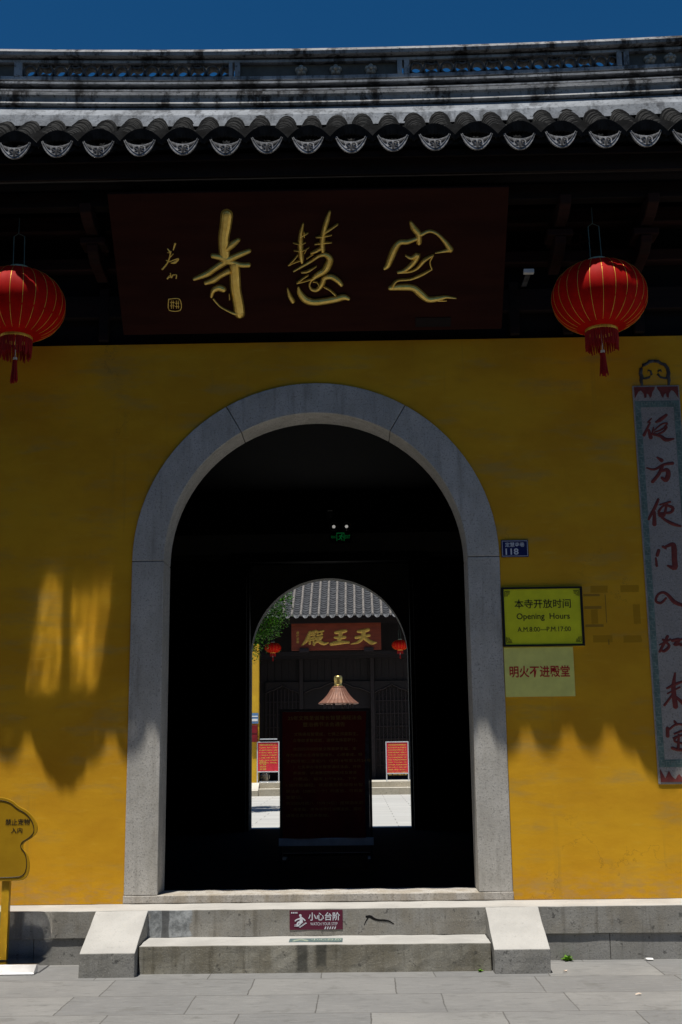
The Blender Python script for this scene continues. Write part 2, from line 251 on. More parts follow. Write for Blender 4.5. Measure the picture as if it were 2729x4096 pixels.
def wall_yellow():
    g = G('ochre_plaster')
    a = (.68, .360, .012); b = (.57, .280, .008)
    c = g.mix(g.ramp(g.noise(1.1, 7, .6, (1, 1, 1.6)), .35, .65), a, b)
    c = g.mix(g.math('MULTIPLY', g.ramp(g.noise(2.3, 6, .62, (.7, 1, 2.6)), .50, .72), .6), c, (.40, .27, .075))   # greyish rubbed smears
    c = g.mix(g.math('MULTIPLY', g.ramp(g.noise(7, 5, .6, (.5, 1, 3)), .58, .75), .30), c, (.70, .45, .06))
    c = g.mix(g.math('MULTIPLY', g.ramp(g.noise(120, 2, .5), .70, .78), .5), c, (.25, .14, .02))
    vo = g.n('ShaderNodeTexVoronoi'); vo.feature = 'DISTANCE_TO_EDGE'; vo.inputs['Scale'].default_value = .8
    av = g.n('ShaderNodeVectorMath'); av.operation = 'ADD'; nz = g.n('ShaderNodeTexNoise'); nz.inputs['Scale'].default_value = 3.2; nz.inputs['Detail'].default_value = 7; nz.inputs['Roughness'].default_value = .65
    g.l(g.tc, nz.inputs['Vector']); g.l(g.tc, av.inputs[0]); g.l(nz.outputs['Color'], av.inputs[1]); g.l(av.outputs[0], vo.inputs['Vector'])
    crack = g.math('MULTIPLY', g.ramp(vo.outputs['Distance'], .0, .006, 1., 0.), g.ramp(g.noise(.9, 4), .55, .62))
    c = g.mix(g.math('MULTIPLY', crack, .55), c, (.20, .11, .02))
    drip_ = g.math('MULTIPLY', g.ramp(g.noise(3.5, 6, .6, (3, 1, .12)), .57, .70), g.ramp(g.noise(1.2, 4), .45, .6))
    c = g.mix(g.math('MULTIPLY', drip_, .35), c, (.38, .22, .03))
    z = g.xyz()[2]
    low = g.math('MULTIPLY', g.ramp(z, .37, .62, 1., 0.), g.ramp(g.noise(9, 5, .6, (1, 1, 3)), .42, .62))
    c = g.mix(g.math('MULTIPLY', low, .42), c, (.42, .26, .12))
    for (x, zz, hx, hz) in ((2.178, 2.63, .066, .027), (2.412, 2.632, .07, .027), (2.132, 2.42, .026, .055), (2.455, 2.435, .027, .075), (2.184, 2.25, .073, .027), (2.411, 2.246, .069, .027)):
        c = g.mix(g.math('MULTIPLY', g.patch(x, zz, hx, hz, .06, .25, 30), .8), c, (.40, .205, .004))              # old sticky-tape marks
    for (x, zz, hx, hz) in ((2.117, 2.586, .064, .009), (2.123, 2.49, .066, .011), (2.127, 2.351, .068, .010), (2.222, 2.48, .004, .11), (2.229, 2.225, .005, .02)):
        c = g.mix(g.math('MULTIPLY', g.patch(x, zz, hx, hz, .1, .3, 30), .7), c, (.22, .13, .02))
    g.bump(g.noise(3.2, 5, .55, (1, 1, 1.7)), .16, .02)
    g.bump(g.noise(38, 5, .6), .06, .005)
    return g.fin(c, .75, 0, .25)
M_WALL = wall_yellow()
M_GRAN = granite('arch_granite', (.53, .51, .475), (.34, .32, .28), .45)
M_SILL = granite('threshold_granite', (.50, .47, .43), (.30, .25, .18), .6)
M_TOP = granite('ledge_granite', (.60, .585, .555), (.45, .42, .37), .25)
def stains_step(g, c):
    for (x, z, hx, hz) in ((-.083, .105, .034, .10), (.045, .115, .034, .085)):
        c = g.mix(g.math('MULTIPLY', g.patch(x, z, hx, hz, .3, .5, 9), .75), c, (.05, .05, .045))
    return c
def patch_cement(g, c):
    y = g.xyz()[1]; front = g.ramp(y, -.40, -.30, 1., 1.)
    m = g.patch(-1.03, .275, .155, .11, .04, 1.0, 7)
    c = g.mix(m, c, g.mix(g.ramp(g.noise(14, 6, .65), .35, .65), (.40, .42, .43), (.17, .18, .185)))
    c = g.mix(g.math('MULTIPLY', g.patch(-1.06, .275, .025, .11, .25, 1.6, 7), .8), c, (.07, .07, .07))
    return c
def split_top(name, top, front, stain, amt, extra=None):
    """stone whose trodden upper faces are worn pale and whose risers keep their grime"""
    g = G(name)
    ge = g.n('ShaderNodeNewGeometry'); sp = g.n('ShaderNodeSeparateXYZ'); g.l(ge.outputs['True Normal'], sp.inputs[0])
    worn = g.ramp(sp.outputs[2], .25, .6)
    f = g.mix(g.ramp(g.noise(3, 6), .3, .7), front, tuple(x * .8 for x in front))
    f = g.mix(g.math('MULTIPLY', g.ramp(g.noise(4.5, 7, .62, (1.4, 1.4, .8)), .36, .66), amt), f, stain)
    f = g.mix(g.math('MULTIPLY', g.ramp(g.noise(8, 6, .6, (2.5, 2, .2)), .5, .75), amt), f, tuple(x * .55 for x in stain))
    f = g.mix(g.ramp(g.noise(90, 3, .7), .54, .70), f, tuple(x * .5 for x in front))
    f = g.mix(g.math('MULTIPLY', g.ramp(g.noise(140, 2, .7), .6, .72), .7), f, tuple(min(.8, x * 1.5) for x in front))
    f = g.mix(g.math('MULTIPLY', g.ramp(g.noise(21, 3, .6), .64, .69), .75), f, tuple(x * .3 for x in front))
    if extra: f = extra(g, f)
    t = g.mix(g.ramp(g.noise(3.4, 7, .6), .35, .68), top, tuple(x * .84 for x in top))
    t = g.mix(g.math('MULTIPLY', g.ramp(g.noise(100, 3, .7), .56, .7), .5), t, tuple(x * .6 for x in top))
    t = g.mix(g.math('MULTIPLY', g.ramp(g.noise(13, 5, .6), .62, .74), .5), t, tuple(x * .5 for x in top))
    c = g.mix(worn, f, t)
    g.bump(g.noise(70, 5, .7), .35, .006); g.bump(g.noise(9, 5, .6), .3, .012)
    return g.fin(c, .82, 0, .25)
M_STEP = split_top('lower_step_stone', (.44, .43, .41), (.33, .315, .27), (.18, .16, .115), .75, stains_step)
M_PLINTH = split_top('plinth_stone', (.46, .445, .42), (.33, .32, .295), (.22, .195, .15), .6, patch_cement)
M_CHEEK = split_top('cheek_stone', (.45, .44, .42), (.31, .305, .29), (.22, .21, .18), .4)

def paving():
    g = G('street_paving')
    q = g.n('ShaderNodeTexBrick'); q.offset = .42; q.offset_frequency = 2; q.squash = 1.22; q.squash_frequency = 3
    q.inputs['Scale'].default_value = 1; q.inputs['Brick Width'].default_value = .74; q.inputs['Row Height'].default_value = .50
    q.inputs['Mortar Size'].default_value = .0048; q.inputs['Mortar Smooth'].default_value = .3; q.inputs['Bias'].default_value = 0
    q.inputs['Color1'].default_value = (.25, .246, .238, 1); q.inputs['Color2'].default_value = (.18, .18, .18, 1); q.inputs['Mortar'].default_value = (.085, .082, .077, 1)
    mp = g.n('ShaderNodeMapping'); mp.inputs['Location'].default_value = (.37, -.11, 0)
    ad = g.n('ShaderNodeVectorMath'); ad.operation = 'ADD'
    nz = g.n('ShaderNodeTexNoise'); nz.inputs['Scale'].default_value = 5; nz.inputs['Detail'].default_value = 6
    sc = g.n('ShaderNodeVectorMath'); sc.operation = 'SCALE'; sc.inputs[3].default_value = .022
    g.l(g.tc, nz.inputs['Vector']); g.l(nz.outputs['Color'], sc.inputs[0]); g.l(g.tc, ad.inputs[0]); g.l(sc.outputs[0], ad.inputs[1])
    g.l(ad.outputs[0], mp.inputs[0]); g.l(mp.outputs[0], q.inputs['Vector'])
    c = g.mix(g.math('MULTIPLY', g.ramp(g.noise(1.4, 7, .6), .35, .7), .5), q.outputs[0], (.15, .15, .15))
    c = g.mix(g.math('MULTIPLY', g.ramp(g.noise(9, 6, .65, (.6, 1.6, 1)), .52, .72), .6), c, (.11, .11, .107))
    c = g.mix(g.math('MULTIPLY', g.ramp(g.noise(30, 5, .7, (.25, 2.2, 1)), .52, .66), .35), c, (.34, .335, .325))
    c = g.mix(g.math('MULTIPLY', g.ramp(g.noise(3.2, 7, .7), .58, .66), .45), c, (.12, .118, .11))
    c = g.mix(g.math('MULTIPLY', g.ramp(g.noise(90, 3, .7), .55, .72), .5), c, (.13, .128, .125))
    c = g.mix(g.math('MULTIPLY', g.ramp(g.noise(26, 3, .7), .68, .74), .6), c, (.05, .05, .048))
    g.bump(q.outputs[1], -.5, .006); g.bump(g.noise(60, 5, .7), .3, .005)
    return g.fin(c, .8, 0, .3)
M_PAVE = paving()
def court_paving():
    g = G('courtyard_paving')
    q = g.n('ShaderNodeTexBrick'); q.offset = .5
    q.inputs['Scale'].default_value = 1; q.inputs['Brick Width'].default_value = .9; q.inputs['Row Height'].default_value = .42
    q.inputs['Mortar Size'].default_value = .008; q.inputs['Color1'].default_value = (.47, .47, .455, 1); q.inputs['Color2'].default_value = (.41, .41, .40, 1); q.inputs['Mortar'].default_value = (.2, .2, .19, 1)
    g.l(g.tc, q.inputs['Vector'])
    c = g.mix(g.math('MULTIPLY', g.ramp(g.noise(2, 6, .6, (.4, 2, 1)), .42, .7), .4), q.outputs[0], (.33, .33, .32))
    return g.fin(c, .85)
M_COURT = court_paving()
M_TILE = simple('dark_roof_tile', (.024, .024, .024), (.009, .009, .009), 9, .9, 0, .6, 40, .15)
M_TILEPAN = simple('pan_tile', (.022, .022, .022), (.012, .012, .013), 9, .9)
def drip_mat():
    g = G('pale_drip_tile'); oi = g.n('ShaderNodeObjectInfo')
    c = g.mix(g.ramp(g.noise(14, 7, .65), .38, .62), (.46, .46, .47), (.15, .15, .155))
    c = g.mix(g.math('MULTIPLY', oi.outputs['Random'], .55), c, (.10, .10, .105))
    c = g.mix(g.ramp(g.noise(45, 4, .7), .58, .66), c, (.05, .05, .05))
    g.bump(g.noise(55, 5, .7), .5, .006); return g.fin(c, .8, 0, .2)
M_DRIP = drip_mat()
M_DRIPDK = simple('drip_tile_relief', (.05, .05, .055), (.03, .03, .032), 20, .8)
def ridge_plaster(name, a, mould, amt=1.0):
    g = G(name)
    c = g.mix(g.ramp(g.noise(2.2, 7, .6), .35, .65), a, tuple(x * .62 for x in a))
    c = g.mix(g.math('MULTIPLY', g.ramp(g.noise(5, 8, .7, (1, 1, .35)), .47, .62), amt), c, mould)
    c = g.mix(g.math('MULTIPLY', g.ramp(g.noise(16, 6, .72), .55, .66), amt * .8), c, tuple(x * .5 for x in mould))
    c = g.mix(g.math('MULTIPLY', g.ramp(g.noise(30, 4, .7), .6, .7), .5), c, tuple(min(.8, x * 1.3) for x in a))
    g.bump(g.noise(18, 6, .65), .4, .02)
    return g.fin(c, .85, 0, .2)
M_RIDGE = ridge_plaster('weathered_lime', (.36, .375, .40), (.022, .021, .021), .8)
M_RIDGECAP = ridge_plaster('lichened_cap', (.35, .35, .355), (.035, .03, .028), 1.0)
M_RIDGEDK = ridge_plaster('shaded_gap_lime', (.040, .043, .05), (.010, .010, .010), .8)  # shade of the gaps between ridge mouldings, put into a dark lime
M_RIDGEBASE = ridge_plaster('grey_render_base', (.30, .32, .35), (.06, .063, .07), .75)
M_BOSS = simple('flower_boss_clay', (.42, .39, .34), (.27, .25, .22), 30, .85)
M_PANEL = simple('panel_render', (.12, .116, .105), (.085, .083, .078), 5, .9)
M_RING = simple('lattice_tile', (.11, .11, .115), (.05, .05, .052), 15, .85)
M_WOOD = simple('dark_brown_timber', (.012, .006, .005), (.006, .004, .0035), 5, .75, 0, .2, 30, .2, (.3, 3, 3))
M_RED = simple('faded_red_timber', (.030, .009, .007), (.014, .005, .004), 6, .75, 0, .2, 30, .2, (.3, 3, 3))
M_FASCIA = simple('eave_board_timber', (.018, .011, .010), (.010, .007, .006), 4, .8, 0, .2, 20, .2, (.3, 3, 3))
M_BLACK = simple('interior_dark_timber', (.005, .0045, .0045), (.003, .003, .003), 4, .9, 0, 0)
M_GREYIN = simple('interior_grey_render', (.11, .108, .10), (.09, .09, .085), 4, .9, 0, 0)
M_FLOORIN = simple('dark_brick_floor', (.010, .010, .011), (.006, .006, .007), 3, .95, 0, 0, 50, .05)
M_PLAQ = simple('maroon_lacquer', (.034, .0095, .006), (.024, .0065, .0045), 3, .7, 0, .05, 40, .06, (.4, 3, 3))
M_GOLD = simple('gold_leaf', (1.0, .72, .20), (.90, .60, .13), 30, .38, .75, .3, 60)
M_GOLDSHADE = simple('shaded_gold_edge', (.30, .19, .02), (.20, .12, .012), 30, .6, 0, .3, 60)
M_GOLDDK = simple('gold_carving', (.62, .40, .08), (.45, .27, .05), 30, .5, .3, .2, 60)
def lantern_cloth():
    g = G('red_lantern_cloth')
    c = g.mix(g.ramp(g.noise(8, 6), .35, .65), (.66, .008, .004), (.54, .006, .003))
    g.bump(g.noise(180, 3), .12, .003)
    tr = g.n('ShaderNodeBsdfTranslucent'); g.l(c, tr.inputs[0]); mx = g.n('ShaderNodeMixShader'); mx.inputs[0].default_value = .36
    g.fin(c, .6, 0, .12); g.l(g.b.outputs[0], mx.inputs[1]); g.l(tr.outputs[0], mx.inputs[2]); g.l(mx.outputs[0], g.out.inputs[0])
    return g.m
M_LANT = lantern_cloth()
M_LGOLD = simple('lantern_gold_rib', (.80, .52, .08), (.65, .40, .05), 20, .4, .4)
M_LRING = simple('pale_lantern_collar', (.42, .48, .30), (.34, .38, .22), 9, .5)
M_FRINGE = simple('red_fringe', (.42, .010, .010), (.26, .006, .006), 90, .7, 0, .6, 120, .3, (4, 4, .3))
M_ROD = simple('dull_green_wire', (.12, .17, .14), None, 5, .5, .5)
M_WHITE = flat('white_paint', (.78, .78, .76))
M_SIGNY = flat('lemon_sign_face', (.80, .80, .03), .35)
M_PAPERY = flat('pale_yellow_sheet', (.82, .80, .22), .5)
M_BLK = flat('black_paint', (.012, .012, .012), .5)
M_REDINK = flat('red_ink', (.50, .015, .02))
M_BLUE = flat('navy_enamel', (.012, .018, .10), .35)
M_MAROON = flat('maroon_sticker', (.115, .016, .04), .45)
M_STWHITE = flat('sticker_white', (.66, .68, .74))
M_GREEN = flat('faded_green_decal', (.10, .15, .155))
M_PALEGRN = flat('pale_green_ink', (.42, .50, .40))
M_REDPOST = simple('red_poster', (.62, .035, .055), (.52, .025, .04), 5, .35, 0, .25, 7, .4)
M_DKPOST = simple('dull_red_banner', (.19, .013, .010), (.13, .009, .007), 4, .6, 0, .7, 5, .12, (1, 1, .6))
M_YINK = flat('yellow_ink', (.70, .46, .08))
M_DYINK = flat('ochre_ink', (.36, .22, .04))
M_ALU = simple('aluminium_frame', (.62, .64, .67), (.52, .54, .57), 12, .35, .3, 0)
g = G('polished_steel'); g.bump(g.noise(3.5, 2, .4), .075, .02); M_STEEL = g.fin((.80, .80, .82), .055, 1.0)
M_CHROME = G('chrome').fin((.9, .9, .9), .12, 1.0)
M_STEELR = simple('brushed_steel', (.70, .71, .74), (.60, .61, .64), 10, .3, .9, 0)
M_BOARDY = simple('mustard_panel', (.42, .24, .010), (.36, .20, .008), 5, .35, 0, 0)
M_SCROLL = granite('scroll_stone', (.36, .335, .315), None, 0, None, .25, .55)
M_SRED = simple('worn_red_paint', (.20, .042, .036), (.14, .03, .028), 18, .8, 0, .3, 80)
M_SGREEN = simple('verdigris_paint', (.15, .225, .205), (.10, .155, .14), 16, .8, 0, .3, 80)
M_SGREENL = simple('pale_verdigris', (.25, .31, .29), None, 16, .8)
M_IRON = simple('grey_stucco_scroll', (.085, .09, .10), (.04, .04, .045), 14, .85)
M_LEAF = simple('sunlit_leaf', (.075, .24, .008), (.045, .16, .006), 3, .45, 0, 0, 50, .12)
M_LEAFDK = simple('shaded_leaf', (.016, .065, .005), (.009, .04, .003), 3, .6, 0, 0, 50, .05)  # shade among the leaves put into a darker copy of the leaf colour
M_BARK = simple('bark', (.10, .075, .055), None, 12, .9)
M_HALLTILE = simple('grey_hall_tile', (.060, .063, .070), (.030, .032, .037), 7, .8, 0, .3, 30)
M_HALLCOVER = simple('pale_cover_tile', (.27, .245, .225), (.11, .105, .10), 40, .8, 0, .3, 60)
M_HALLWOOD = simple('purple_brown_timber', (.009, .0055, .0065), (.006, .004, .0045), 3, .6, 0, .1, 20, .3, (4, 4, .3))
M_HALLTRIM = simple('carved_trim_timber', (.020, .014, .0155), (.014, .010, .011), 6, .5)
M_HALLPLAQ = simple('red_brown_board', (.19, .034, .014), (.13, .024, .010), 5, .5, 0, .1, 30, .3, (.5, 3, 3))
M_BEIGE = split_top('courtyard_step_stone', (.60, .57, .50), (.42, .38, .30), (.33, .29, .22), .4)
M_COPPER = simple('terracotta_metal', (.21, .092, .056), (.155, .07, .045), 7, .55, .15, .2, 60, .4, (3, 3, .4))
M_BRASS = simple('brass', (.75, .55, .20), (.62, .42, .14), 9, .3, .9)
M_COURTW = simple('courtyard_ochre', (.60, .37, .02), (.52, .30, .02), 2, .8)

# ---------------------------------------------------------------- ground
M_ROAD = simple('asphalt', (.050, .050, .052), (.038, .038, .04), 3, .9, 0, .4, 80)
o = MB().add([(-200, -200, -.12), (200, -200, -.12), (200, -3.54, -.12), (-200, -3.54, -.12)], [(0, 1, 2, 3)]).build('unseen_road', M_ROAD); set_tags(o, kind='structure')  # added asphalt strip out of view, kept dark to cut bounced light
o = MB().box(-200, 200, -3.54, -3.40, -.2, .004).build('kerb', M_CHEEK); set_tags(o, kind='structure')
o = MB().add([(-200, -3.40, 0), (200, -3.40, 0), (200, -.34, 0), (-200, -.34, 0)], [(0, 1, 2, 3)]).build('street_pavement', M_PAVE); set_tags(o, kind='structure')
o = MB().add([(-200, -.34, -.02), (200, -.34, -.02), (200, 400, -.02), (-200, 400, -.02)], [(0, 1, 2, 3)]).build('ground', M_COURT); set_tags(o, kind='structure')
o = MB().add([(-14, 8.0, .31), (14, 8.0, .31), (14, 30, .31), (-14, 30, .31)], [(0, 1, 2, 3)]).build('courtyard_ground', M_COURT); set_tags(o, kind='structure')

# unseen houses, added to block sky light from behind the camera and the left
mb = MB()
for k, (x0, x1, h) in enumerate(((-14, -8.2, 6.5), (-8.1, -1.6, 7.4), (-1.5, 5.0, 6.2), (5.1, 12, 6.9))):
    mb.box(x0, x1, -20, -12.5, -.1, h).prism([(-20.4, h), (-12.0, h), (-16.2, h + 2.2)], x0, x1, 'x')
mb.box(-11, -4.6, -12.4, -2.9, -.1, 6.6).prism([(-11.4, 6.6), (-4.3, 6.6), (-7.8, 8.4)], -12.4, -2.9, 'y')
o = mb.build('light_blocking_houses', simple('blocker_house_render', (.09, .088, .085), None, 2, .9)); set_tags(o, kind='structure')

# ---------------------------------------------------------------- gate hall
XW = 6.0
gate = thing('gate_hall', 'ochre plastered temple gate hall with round stone archway under a dark tiled roof', 'temple gate', (0, 0, 0))
ZJ, RO, RI, ZP, ZT, ZW, DEP = 2.8965, 1.425, 1.176, .36, .418, 4.672, .305
def arch_wall(y0, y1, xl, xr, zb, zt, r, zj, cx=0.0, n=48):
    mb = MB(); P = []
    arc = [(cx - r * math.cos(math.pi * i / n), zj + r * math.sin(math.pi * i / n)) for i in range(n + 1)]
    for y in (y0, y1):
        mb.add([(xl, y, zb), (cx - r, y, zb), (cx - r, y, zj), (cx - r, y, zt), (xl, y, zt)], [(0, 1, 2, 3, 4)])
        mb.add([(cx + r, y, zb), (xr, y, zb), (xr, y, zt), (cx + r, y, zt), (cx + r, y, zj)], [(0, 1, 2, 3, 4)])
        vs = [(a, y, b) for a, b in arc] + [(a, y, zt) for a, b in arc]
        mb.add(vs, [(i, i + 1, n + 2 + i, n + 1 + i) for i in range(n)])
    path = [(cx - r, zb)] + arc + [(cx + r, zb)]
    vs = [(a, y0, b) for a, b in path] + [(a, y1, b) for a, b in path]; k = len(path)
    mb.add(vs, [(i, i + 1, k + i + 1, k + i) for i in range(k - 1)])
    mb.add([(xl, y0, zt), (xr, y0, zt), (xr, y1, zt), (xl, y1, zt)], [(0, 1, 2, 3)])
    mb.add([(xl, y0, zb), (xl, y1, zb), (xl, y1, zt), (xl, y0, zt)], [(0, 1, 2, 3)])
    mb.add([(xr, y0, zb), (xr, y1, zb), (xr, y1, zt), (xr, y0, zt)], [(0, 1, 2, 3)])
    return mb
arch_wall(0, DEP - .01, -XW, XW, ZP, ZW, RO, ZJ).build('front_wall', M_WALL, gate)
# stone arch: two jambs, two springers, one crown, each a stone of its own
def arch_seg(a0, a1, n=14):
    poly = [(-RO * math.cos(a0 + (a1 - a0) * i / n) * .9985, ZJ + .9985 * RO * math.sin(a0 + (a1 - a0) * i / n)) for i in range(n + 1)]
    poly += [(-RI * math.cos(a1 + (a0 - a1) * i / n), ZJ + RI * math.sin(a1 + (a0 - a1) * i / n)) for i in range(n + 1)]
    mb = MB(); k = len(poly); m = n + 1
    fr = [(x, -.014, z) for x, z in poly]; bk = [(x, DEP, z) for x, z in poly]
    fs = []
    for i in range(n):
        j0, j1 = k - 1 - i, k - 2 - i
        fs.append((i, i + 1, j1, j0)); fs.append((k + i + 1, k + i, k + j0, k + j1))
    fs += [(i, k + i, k + (i + 1) % k, (i + 1) % k) for i in range(k)]
    return mb.add(fr + bk, fs)
gp = .0022
for s in (-1, 1):
    xa, xb = sorted((s * RI, s * RO * .9985))
    MB().box(xa, xb, -.014, DEP, ZT + .001, ZJ - .002).build('jamb_stone', M_GRAN, gate, bevel=.006)
t1 = R_(60.5)
for a0, a1 in ((0, t1), (t1, math.pi - R_(59.5)), (math.pi - R_(59.5), math.pi)):
    arch_seg(a0 + gp, a1 - gp).build('arch_stone', M_GRAN, gate, bevel=.004)
MB().box(-RO - .002, RO + .002, -.016, DEP, ZP + .001, ZT).build('threshold', M_SILL, gate, bevel=.006); rough([c for c in gate.children if c.name.startswith('threshold')][0], .05, .003)
# plinth
CRACK = [[(0.351, 0.303, 0.0151), (0.378, 0.302, 0.0201), (0.402, 0.288, 0.0168), (0.434, 0.279, 0.0134), (0.47, 0.277, 0.0134), (0.505, 0.272, 0.0101), (0.539, 0.254, 0.0067)], [(0.362, 0.296, 0.0084), (0.346, 0.272, 0.0067), (0.333, 0.247, 0.0034)]]
rough(MB().box(-XW, XW, -.357, -.02, .1745, ZP).build('plinth_slab', M_PLINTH, gate, bevel=.005), .06, .004)
MB().box(-XW, XW, -.019, DEP, .1745, ZP - .003).build('wall_footing', M_PLINTH, gate)
for i in range(9):
    MB().box(-XW + i * 1.34 + .002, -XW + i * 1.34 + 1.338, -.343, .1, -.05, .173).build('plinth_block', M_CHEEK, gate, bevel=.003)
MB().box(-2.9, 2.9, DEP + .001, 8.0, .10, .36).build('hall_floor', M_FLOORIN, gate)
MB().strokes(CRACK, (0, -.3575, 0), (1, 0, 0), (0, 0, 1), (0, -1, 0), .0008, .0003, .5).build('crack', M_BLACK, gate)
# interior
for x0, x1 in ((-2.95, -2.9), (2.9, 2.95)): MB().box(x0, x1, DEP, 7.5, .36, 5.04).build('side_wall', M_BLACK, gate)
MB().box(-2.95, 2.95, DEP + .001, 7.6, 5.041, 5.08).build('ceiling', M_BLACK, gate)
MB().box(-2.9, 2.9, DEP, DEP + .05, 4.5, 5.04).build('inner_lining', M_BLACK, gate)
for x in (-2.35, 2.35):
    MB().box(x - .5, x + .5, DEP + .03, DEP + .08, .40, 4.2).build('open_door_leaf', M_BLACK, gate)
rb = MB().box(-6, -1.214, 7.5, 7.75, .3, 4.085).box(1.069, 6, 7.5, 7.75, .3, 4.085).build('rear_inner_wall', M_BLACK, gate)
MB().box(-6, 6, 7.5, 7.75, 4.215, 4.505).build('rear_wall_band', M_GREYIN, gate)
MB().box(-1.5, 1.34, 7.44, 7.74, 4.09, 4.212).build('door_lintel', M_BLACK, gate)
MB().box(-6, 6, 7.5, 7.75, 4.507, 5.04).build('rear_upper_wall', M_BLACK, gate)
arch_wall(7.76, 8.0, -6, 6, .2, 4.56, 1.13, 2.76, -.088).build('rear_wall', M_GREYIN, gate)
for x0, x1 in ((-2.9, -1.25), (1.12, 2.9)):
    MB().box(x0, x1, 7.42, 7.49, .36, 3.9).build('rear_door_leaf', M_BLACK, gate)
# timber under the eave
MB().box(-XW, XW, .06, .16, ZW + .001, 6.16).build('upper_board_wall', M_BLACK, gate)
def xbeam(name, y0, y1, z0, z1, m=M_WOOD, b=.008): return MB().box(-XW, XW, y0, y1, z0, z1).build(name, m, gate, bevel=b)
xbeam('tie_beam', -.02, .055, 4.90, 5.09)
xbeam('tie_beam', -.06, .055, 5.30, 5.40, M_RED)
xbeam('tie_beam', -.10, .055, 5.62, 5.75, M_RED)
for y, z, r in ((-.55, 5.79, .075), (.0, 6.02, .06)):
    MB().tube([(-XW, y, z), (XW, y, z)], r, 14).build('purlin', M_WOOD, gate, smooth=True)
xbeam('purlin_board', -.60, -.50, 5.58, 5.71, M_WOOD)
# brackets that carry the purlin
def bracket(x):
    mb = MB()
    mb.prism([(-.02, 5.20), (-.30, 5.24), (-.40, 5.30), (-.42, 5.36), (-.02, 5.36)], x - .045, x + .045, 'x')
    mb.prism([(-.02, 5.42), (-.55, 5.44), (-.68, 5.50), (-.70, 5.57), (-.02, 5.57)], x - .045, x + .045, 'x')
    mb.box(x - .10, x + .10, -.42, -.24, 5.361, 5.42)
    mb.box(x - .18, x + .18, -.38, -.28, 5.43, 5.50) if False else None
    return mb
br0 = bracket(-2.78).build('eave_bracket', M_RED, gate, bevel=.01)
for x in (-1.72, 1.95, 2.62, 3.6, -3.7, 0.0): dup(br0, gate, x + 2.78)
post0 = MB().box(2.58, 2.66, -.03, .05, 4.70, 5.15).build('strut', M_WOOD, gate, bevel=.008)
for x in (-2.7, 1.62, 2.05, -1.7): dup(post0, gate, x - 2.62)
cf = MB()
for a in range(5):
    t = a / 5 * 2 * math.pi + .3
    cf.tube([(2.14 + .05 * math.cos(t + q) + .09 * math.cos(t), -.03, 5.42 + .05 * math.sin(t + q) + .09 * math.sin(t)) for q in [k * .6 for k in range(11)]], .012, 6)
cf.tube([(1.93, -.03, 5.25), (2.02, -.03, 5.32), (2.14, -.03, 5.34), (2.26, -.03, 5.32), (2.36, -.03, 5.25)], .02, 6)
cf.build('carved_flower_bracket', M_RED, gate, smooth=True)
def rafter(x):
    mb = MB(); mb.prism([(-.79, 5.75), (.06, 6.09), (.06, 6.16), (-.79, 5.825)], x - .04, x + .04, 'x'); return mb
rf0 = rafter(-4.6).build('rafter', M_WOOD, gate)
for i in range(1, 41): dup(rf0, gate, i * .23)
# roof deck, both slopes
SL = .628; YE, ZE = -.93, 5.88
def rz(y):
    t = (y - YE) / 5.1
    return ZE + SL * (y - YE) - 1.38 * t * (1 - t)          # the slope sags a little between eave and ridge
ys = [YE + .02 + (4.3 - YE - .02) * k / 12 for k in range(13)]
MB().prism([(y, rz(y) - .05) for y in ys] + [(8.05, 4.64), (8.05, 4.58)] + [(y, rz(y) - .10) for y in ys[::-1]], -XW, XW, 'x').build('roof_deck', M_WOOD, gate)
MB().box(-XW, XW, -.83, -.80, 5.69, 5.905).build('eave_board', M_FASCIA, gate, bevel=.004)
for s in (-1, 1):
    MB().prism([(.3, 5.6), (4.3, 8.6), (7.9, 4.6), (7.9, .36), (.3, .36)], s * XW - .05, s * XW + .05, 'x').build('gable_wall', M_BLACK, gate)
PIT = .3126; X0 = -2.1797
NR0, NR1 = -9, 23
def cover_row(x, y0, y1, zf, wd, ht, step, jit, n=8, rr=random):
    """a ridge of stacked, overlapping curved tiles running up the slope"""
    mb = MB(); y = y0; vs = []; fs = []; k = 0
    while y < y1:
        L = step * rr.uniform(.75, 1.25); dx = rr.uniform(-jit, jit); sw = 1 + rr.uniform(-.06, .06); dz = rr.uniform(-.004, .006)
        for (yy, s) in ((y, 1.0), (min(y + L + .012, y1 + .02), .93)):
            for i in range(n + 1):
                a = math.pi * i / n
                vs.append((x + dx - wd / 2 * sw * s * math.cos(a), yy, zf(yy) + dz - .02 + (ht + .02) * sw * s * math.sin(a)))
        b = k * 2 * (n + 1)
        fs += [(b + i, b + i + 1, b + n + 2 + i, b + n + 1 + i) for i in range(n)]
        fs.append(tuple(range(b, b + n + 1)))
        k += 1; y += L
    return mb.add(vs, fs)
def pan_mesh(x, y0, y1, zf, wd, dp, step, n=6):
    mb = MB(); y = y0
    while y < y1:
        L = step * random.uniform(.85, 1.15); dx = random.uniform(-.006, .006); y2 = min(y + L, y1)
        a = [(x + dx + wd / 2 * (i / n * 2 - 1), y, zf(y) - dp + dp * (i / n * 2 - 1) ** 2 + .022) for i in range(n + 1)]
        b = [(x + dx + wd / 2 * (i / n * 2 - 1), y2, zf(y2) - dp + dp * (i / n * 2 - 1) ** 2) for i in range(n + 1)]
        c = [(p[0], p[1], p[2] - .026) for p in a]
        m = n + 1
        mb.add(a + b + c, [(i, i + 1, m + i + 1, m + i) for i in range(n)] + [(i, i + 1, 2 * m + i + 1, 2 * m + i) for i in range(n)])
        y = y2
    return mb
for i in range(NR0, NR1):
    xc = X0 + (i + .5) * PIT
    cover_row(xc, YE - .03, 4.12, rz, .262, .150, .055, .008).build('cover_tile_row', M_TILE, gate)
    pan_mesh(X0 + i * PIT, YE - .04, 4.15, rz, .26, .045, .12).build('pan_tile_row', M_TILEPAN, gate)
